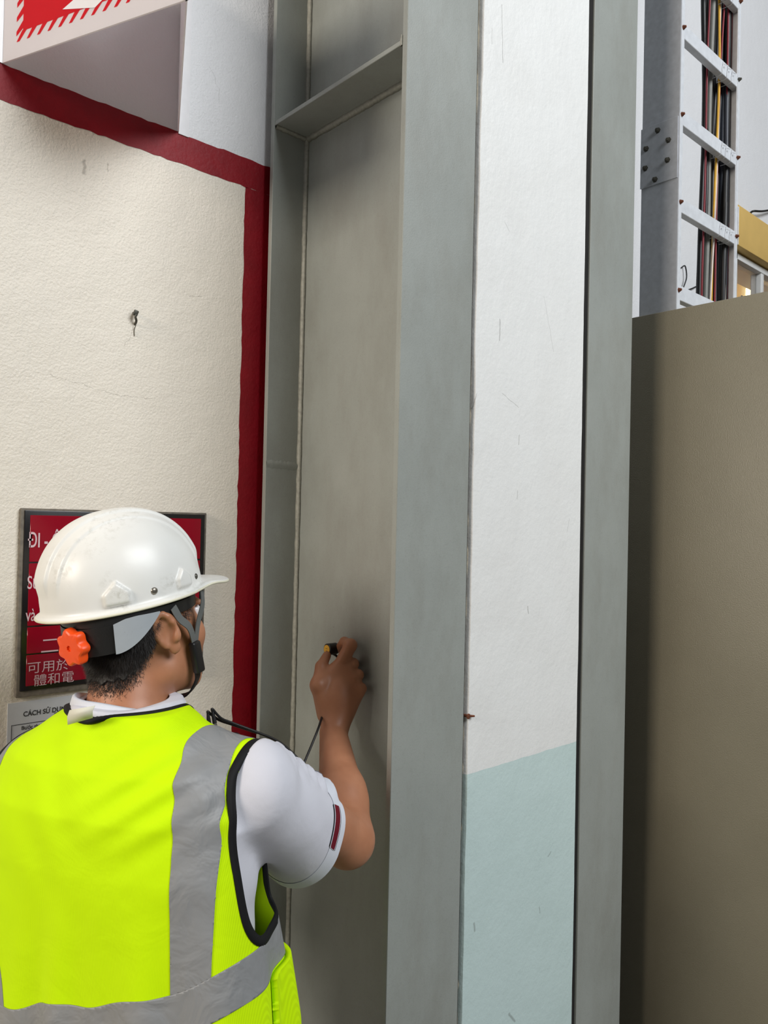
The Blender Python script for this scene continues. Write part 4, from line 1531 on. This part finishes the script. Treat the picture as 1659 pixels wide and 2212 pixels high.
def shell_pt(th_, ph):
    """th_ azimuth (0 = right, pi/2 = front), ph 0 at the rim .. pi/2 at the crown"""
    c_, s_ = np.cos(ph), np.sin(ph)
    cc = np.sign(c_) * np.abs(c_) ** .87
    x = ax * cc * np.cos(th_); y = by * cc * np.sin(th_); z = hz_ * np.abs(s_) ** .94
    nrm = np.stack([x / ax ** 2, y / by ** 2, z / hz_ ** 2 + 1e-6], -1)
    nrm /= np.linalg.norm(nrm, axis=-1)[..., None]
    # crown ridge: broad raised band running front to back with a groove each side
    up = sstep(.018, .05, z)
    d = .0042 * (1 - sstep(.021, .025, np.abs(x))) * up
    d += .0030 * (1 - sstep(.041, .045, np.abs(x))) * up
    # accessory slot bosses at the sides, brow swelling at the front
    ang = np.arctan2(y, np.abs(x))
    for a0, w_, hgt in ((-.45, .20, .033), (.62, .15, .03)):
        uu = np.abs(ang - a0) / w_
        d += .0055 * (1 - sstep(.75, 1.0, uu + np.clip((z - hgt * .55) / (hgt * .45), 0, 9) * .75)) * sstep(.0, .004, z)
    return np.stack([x, y, z], -1) + nrm * d[..., None]


NT_, NP_ = 288, 96
TH = np.linspace(0, 2 * np.pi, NT_, endpoint=False); PH = np.linspace(0, np.pi / 2, NP_) ** 1.0
g1, g2 = np.meshgrid(TH, PH[:-1], indexing='ij')
Sg = shell_pt(g1, g2)                                       # NT x NP-1 x 3
rows_ = []
# rim flange and front peak, from outer lip underside up onto the dome
out_dir = np.stack([np.cos(TH) / ax, np.sin(TH) / by], -1); out_dir /= np.linalg.norm(out_dir, axis=1)[:, None]
front = sstep(.62, 1.0, np.sin(TH))
peak = .0085 + .036 * front ** 1.1
base = Sg[:, 0, :]
dip = -.004 - .004 * front + .010 * front * (np.abs(np.cos(TH)) < .55) * 0


def flange(fr, zz):
    q = base.copy()
    q[:, :2] += out_dir * (peak * fr)[:, None]
    q[:, 2] = zz
    return q


crest = .006 * np.exp(-((np.sin(TH) - .80) / .10) ** 2)      # the lip swells where the peak begins
lip = [flange(-.35, -.012 + 0 * TH), flange(.0, -.012 + 0 * TH), flange(.6, -.0125 - .002 * front + crest), flange(1.0, -.0125 - .003 * front + crest), flange(1.04, -.010 - .003 * front + crest), flange(1.0, -.0078 - .003 * front + crest), flange(.5, -.007 - .0 * front + crest), flange(.12, -.005 + 0 * TH)]
ring_list = lip + [Sg[:, k, :] for k in range(NP_ - 1)]
V = np.concatenate(ring_list); nr = len(ring_list)
crown = shell_pt(np.array([0.0]), np.array([np.pi / 2]))
V = np.concatenate([V, crown])
F = []
for k in range(nr - 1):
    for i in range(NT_):
        j = (i + 1) % NT_
        F.append([k * NT_ + i, k * NT_ + j, (k + 1) * NT_ + j, (k + 1) * NT_ + i])
top = len(V) - 1
for i in range(NT_): F.append([(nr - 1) * NT_ + i, (nr - 1) * NT_ + (i + 1) % NT_, top])
shell = solid(mesh('shell', K(V), F, M_hat, hat, smooth=True), .0022)
M_edge = plain('hat_edge_trim', srgb(226, 222, 200), .5, var=.06)
edge = [b_ for b_ in flange(1.0, -.0105 - .003 * front + crest)]
edge.append(edge[0])
tube('edge_trim', K(np.array(edge)), .0020, M_edge, shell, 8)
M_riv = plain('rivet_metal', srgb(150, 144, 134), .3, metal=.8)


def rivet(px, py, r_, mat):
    Wp = K(Sg.reshape(-1, 3))
    dd = Wp - CAM
    dep = dd @ vd
    xx = 829.5 + FPX * (dd @ r2) / dep; yy = 1106 - FPX * (dd @ u2) / dep
    sc2 = (xx - px) ** 2 + (yy - py) ** 2
    sel = np.where(sc2 < 40)[0]
    if len(sel) == 0: sel = np.array([np.argmin(sc2)])
    i = sel[np.argmin(dep[sel])]
    c0 = Wp[i]; n0 = c0 - toW(KC)[0]; n0[2] *= .4; n0 /= np.linalg.norm(n0)
    lathe('rivet', [(r_, -.001), (r_ * .95, .001), (r_ * .6, .0022), (r_ * .15, .0027)], c0, n0, mat, shell, 16, auto=60)


rivet(339, 1276, .0056, M_riv)
rivet(429, 1244, .0048, M_bolt)

# inner harness: rear ratchet band, orange knob, grey side bands
M_strap = cloth('grey_webbing', srgb(108, 110, 108), .85, 700, .5, .05)
M_sband = plain('grey_harness_plastic', srgb(172, 178, 186), .4, var=.04)


def band_geo(angs, z_lo, z_hi, r_in, th_=.0022):
    """strip hugging the head, in head axes; angs measured from the front, positive to the man's right"""
    V, F = [], []
    for a_, zl, zh in zip(angs, z_lo, z_hi):
        for rr in (0, th_):
            for z_ in (zl, zh):
                V.append(H((.0785 + r_in + rr) * math.sin(a_), -.012 + (.0985 + r_in + rr) * math.cos(a_), z_))
    n_ = len(angs)
    for i in range(n_ - 1):
        b0, b1 = i * 4, i * 4 + 4
        F += [[b0 + 2, b1 + 2, b1 + 3, b0 + 3], [b0, b0 + 1, b1 + 1, b1], [b0 + 1, b0 + 3, b1 + 3, b1 + 1], [b0, b1, b1 + 2, b0 + 2]]
    F += [[0, 2, 3, 1], [(n_ - 1) * 4 + k for k in (0, 1, 3, 2)]]
    return toW(np.array(V)), F


PI = math.pi
an = np.linspace(PI * .715, PI * 1.285, 30)
sl_ = .016 * (1 + np.cos(an))
V, F = band_geo(an, -.022 + sl_, .020 + sl_, .006, .004)
rb = mesh('ratchet_band', V, F, M_blackp, hat, auto=40)
for sd in (1, -1):
    a2 = np.linspace(PI * .735, PI * .53, 16)
    tt = np.linspace(0, 1, 16)
    if sd < 0: a2 = 2 * PI - a2
    V, F = band_geo(a2, -.018 + .050 * tt ** 1.8, np.interp(tt, [0, .25, .5, 1], [.026, .032, .034, .034]), .0115, .0022)
    mesh('side_band', V, F, M_sband, hat, auto=40)
# inner crown rim of the harness, hidden in shadow under the shell
an = np.linspace(0, 2 * PI, 60)
V, F = band_geo(an, .022 + .0 * an, .040 + 0 * an, .007, .002)
mesh('headband', V, F, M_blackp, hat, auto=40)
# knob: seven-lobed wheel
M_knob = plain('orange_plastic', srgb(255, 84, 20), .4, var=.05)
kc = toW(H(.0785 * math.sin(PI * 1.0) - .004, -.012 - .111, -.040))[0]
kn = -(HR @ np.array([-.16, 1, .05])); kn = toW(kn)[0] - BO; kn /= np.linalg.norm(kn)
rb_c = toW(H(.018, -.116, -.003))[0]
lob = lambda t_: 1 + .10 * math.cos(7 * t_)
kb = lathe('knob', [(.0235, 0), (.0255, .002), (.0262, .0045), (.0262, .0125), (.0250, .015), (.0225, .0165), (.012, .0168), (.0045, .0166), (.0040, .0140), (.0005, .0138)], rb_c, kn, M_knob, hat, 84, lob, 30)
lathe('knob_shaft', [(.012, -.006), (.012, .001)], rb_c, kn, M_blackp, hat, 20)

# chin straps: front and rear webbing meeting at a buckle, then under the chin
def strap(name, pts, w_, mat, parent, tw=.0014, face=None):
    pth = spline(pts, 8)
    T = np.gradient(pth, axis=0); T /= np.linalg.norm(T, axis=1)[:, None]
    V, F = [], []
    ctr = toW(H(0, .01, -.03))[0]
    ww = np.full(len(pth), w_) if np.isscalar(w_) else np.interp(np.linspace(0, 1, len(pth)), np.linspace(0, 1, len(w_)), w_)
    for i, p_ in enumerate(pth):
        nrm = p_ - ctr if face is None else np.array(face); nrm = nrm - T[i] * (nrm @ T[i]); nrm /= np.linalg.norm(nrm)
        s_ = np.cross(T[i], nrm)
        for a_, b_ in ((-1, -1), (1, -1), (1, 1), (-1, 1)): V.append(p_ + s_ * ww[i] / 2 * a_ + nrm * tw / 2 * b_)
    for i in range(len(pth) - 1):
        for k in range(4): F.append([4 * i + k, 4 * i + (k + 1) % 4, 4 * i + 4 + (k + 1) % 4, 4 * i + 4 + k])
    F += [[3, 2, 1, 0], [4 * (len(pth) - 1) + k for k in range(4)]]
    return mesh(name, V, F, mat, parent, auto=50)


def hw(x, y, z): return toW(H(x, y, z))[0]


for sd in (1, -1):
    bk = (sd * .078, .046, -.040)
    strap('chin_strap', [hw(sd * .088, .004, .034), hw(sd * .089, .014, .014), hw(sd * .087, .032, -.005), hw(*bk)], .0135, M_strap, hat)
    strap('chin_strap', [hw(sd * .074, .072, .046), hw(sd * .077, .068, .024), hw(sd * .077, .056, -.005), hw(*bk)], .0135, M_strap, hat)
    V, F = box_geo((-.011, -.006, -.026), (.011, .006, .026), .004, 3)
    Rb = np.stack([HR @ np.array([sd * -.35, .93, 0]), HR @ np.array([sd * .93, .35, 0]), HR @ np.array([0, -.1, 1.])], 1)
    mesh('buckle', toW(V @ Rb.T + H(sd * .0795, .046, -.056)), F, M_blackp, hat, auto=50)
    strap('chin_strap', [hw(sd * .078, .046, -.075), hw(sd * .070, .050, -.095), hw(sd * .045, .050, -.122), hw(sd * .012, .048, -.134)], [.014, .012, .012, .012], M_black, hat, .0028)
V, F = lathe_geo([(.001, -.012), (.010, -.010), (.014, -.004), (.014, .004), (.010, .010), (.001, .012)], hw(.012, .042, -.137), toW(HR @ np.array([1., .2, .3]))[0] - BO, 20)
mesh('chin_cup', V, F, M_black, hat, smooth=True)

# ------------------------------------------------------------------ thickness gauge: device, leads and probe
gp = P(478, 1600, 1.38)
ga = thing('thickness_gauge', (gp[0], gp[1], gp[2] - .12), 'handheld gauge with black leads and probe pressed on the column web', 'gauge')
GR = rot_euler(math.radians(12), 0, math.radians(-30))
gV, gF = box_geo((-.036, -.016, -.125), (.036, .016, .012), .012, 4)
mesh('housing', gV @ GR.T + gp, gF, M_blackp, ga, auto=60)
gV, gF = box_geo((-.026, -.0165, -.06), (.026, -.0155, -.012), .001, 1)
mesh('screen', gV @ GR.T + gp, gF, M_paper, ga)
M_conn = plain('connector_metal', srgb(170, 168, 164), .3, metal=.9)
M_clead = M_black
cn = []
for a_, b_, c_ in (((457, 1600), (452, 1566), (449, 1541)), ((469, 1592), (464, 1562), (459, 1537))):
    d_ = 1.375
    p0_, p1_, p2_ = P(*a_, d_), P(*b_, d_), P(*c_, d_)
    tube('connector', [p0_, p0_ + (p1_ - p0_) * .5, p1_], [.0036, .0036, .0033], M_conn, ga, 14)
    tube('strain_relief', [p1_, p1_ + (p2_ - p1_) * .6, p2_], [.0040, .0034, .0024], M_black, ga, 12)
    cn.append(p2_)
XWEB = 1.086
cap0 = onX(706, 1403, XWEB - .056)
pr = lathe('probe', [(.0105, 0), (.0124, .0012), (.0124, .024), (.0095, .026), (.0095, .046), (.0070, .048), (.0062, .0555)], cap0, (1, 0, 0), M_black, ga, 28)
M_cap = plain('yellow_probe_label', srgb(246, 190, 60), .35, var=.03)
lathe('cap_label', [(.0098, -.0004), (.0098, .0005)], cap0 + np.array([-.0001, 0, 0]), (1, 0, 0), M_cap, pr, 24)
for dz in (.0014, -.0036):
    text('lettering', '—', cap0 + np.array([-.0006, .0035, dz - .001]), (0, -1, 0), (0, 0, 1), .0062, M_ink, pr, .9, .03, 0)
d1 = 1.47
lead = [onX(716, 1410, XWEB - .040), P(730, 1425, 1.672), P(724, 1480, 1.665), P(702, 1530, 1.60), P(688, 1572, 1.53), P(672, 1612, 1.50), P(656, 1650, 1.47), P(640, 1690, 1.44), P(634, 1716, 1.42), P(648, 1722, 1.42), P(660, 1690, 1.44), P(655, 1655, 1.45), P(630, 1625, 1.45), P(598, 1600, 1.44), P(556, 1582, 1.42), P(505, 1563, 1.40), P(478, 1552, 1.385), cn[1] + np.array([0, 0, .004]), cn[1]]
tube('lead', spline(lead, 8), .0025, M_clead, ga, 8)
lead2 = [P(556, 1583, 1.425), P(505, 1566, 1.405), P(475, 1556, 1.39), P(458, 1545, 1.38), cn[0] + np.array([0, 0, .003]), cn[0]]
tube('lead', spline(lead2, 8), .0025, M_clead, ga, 8)
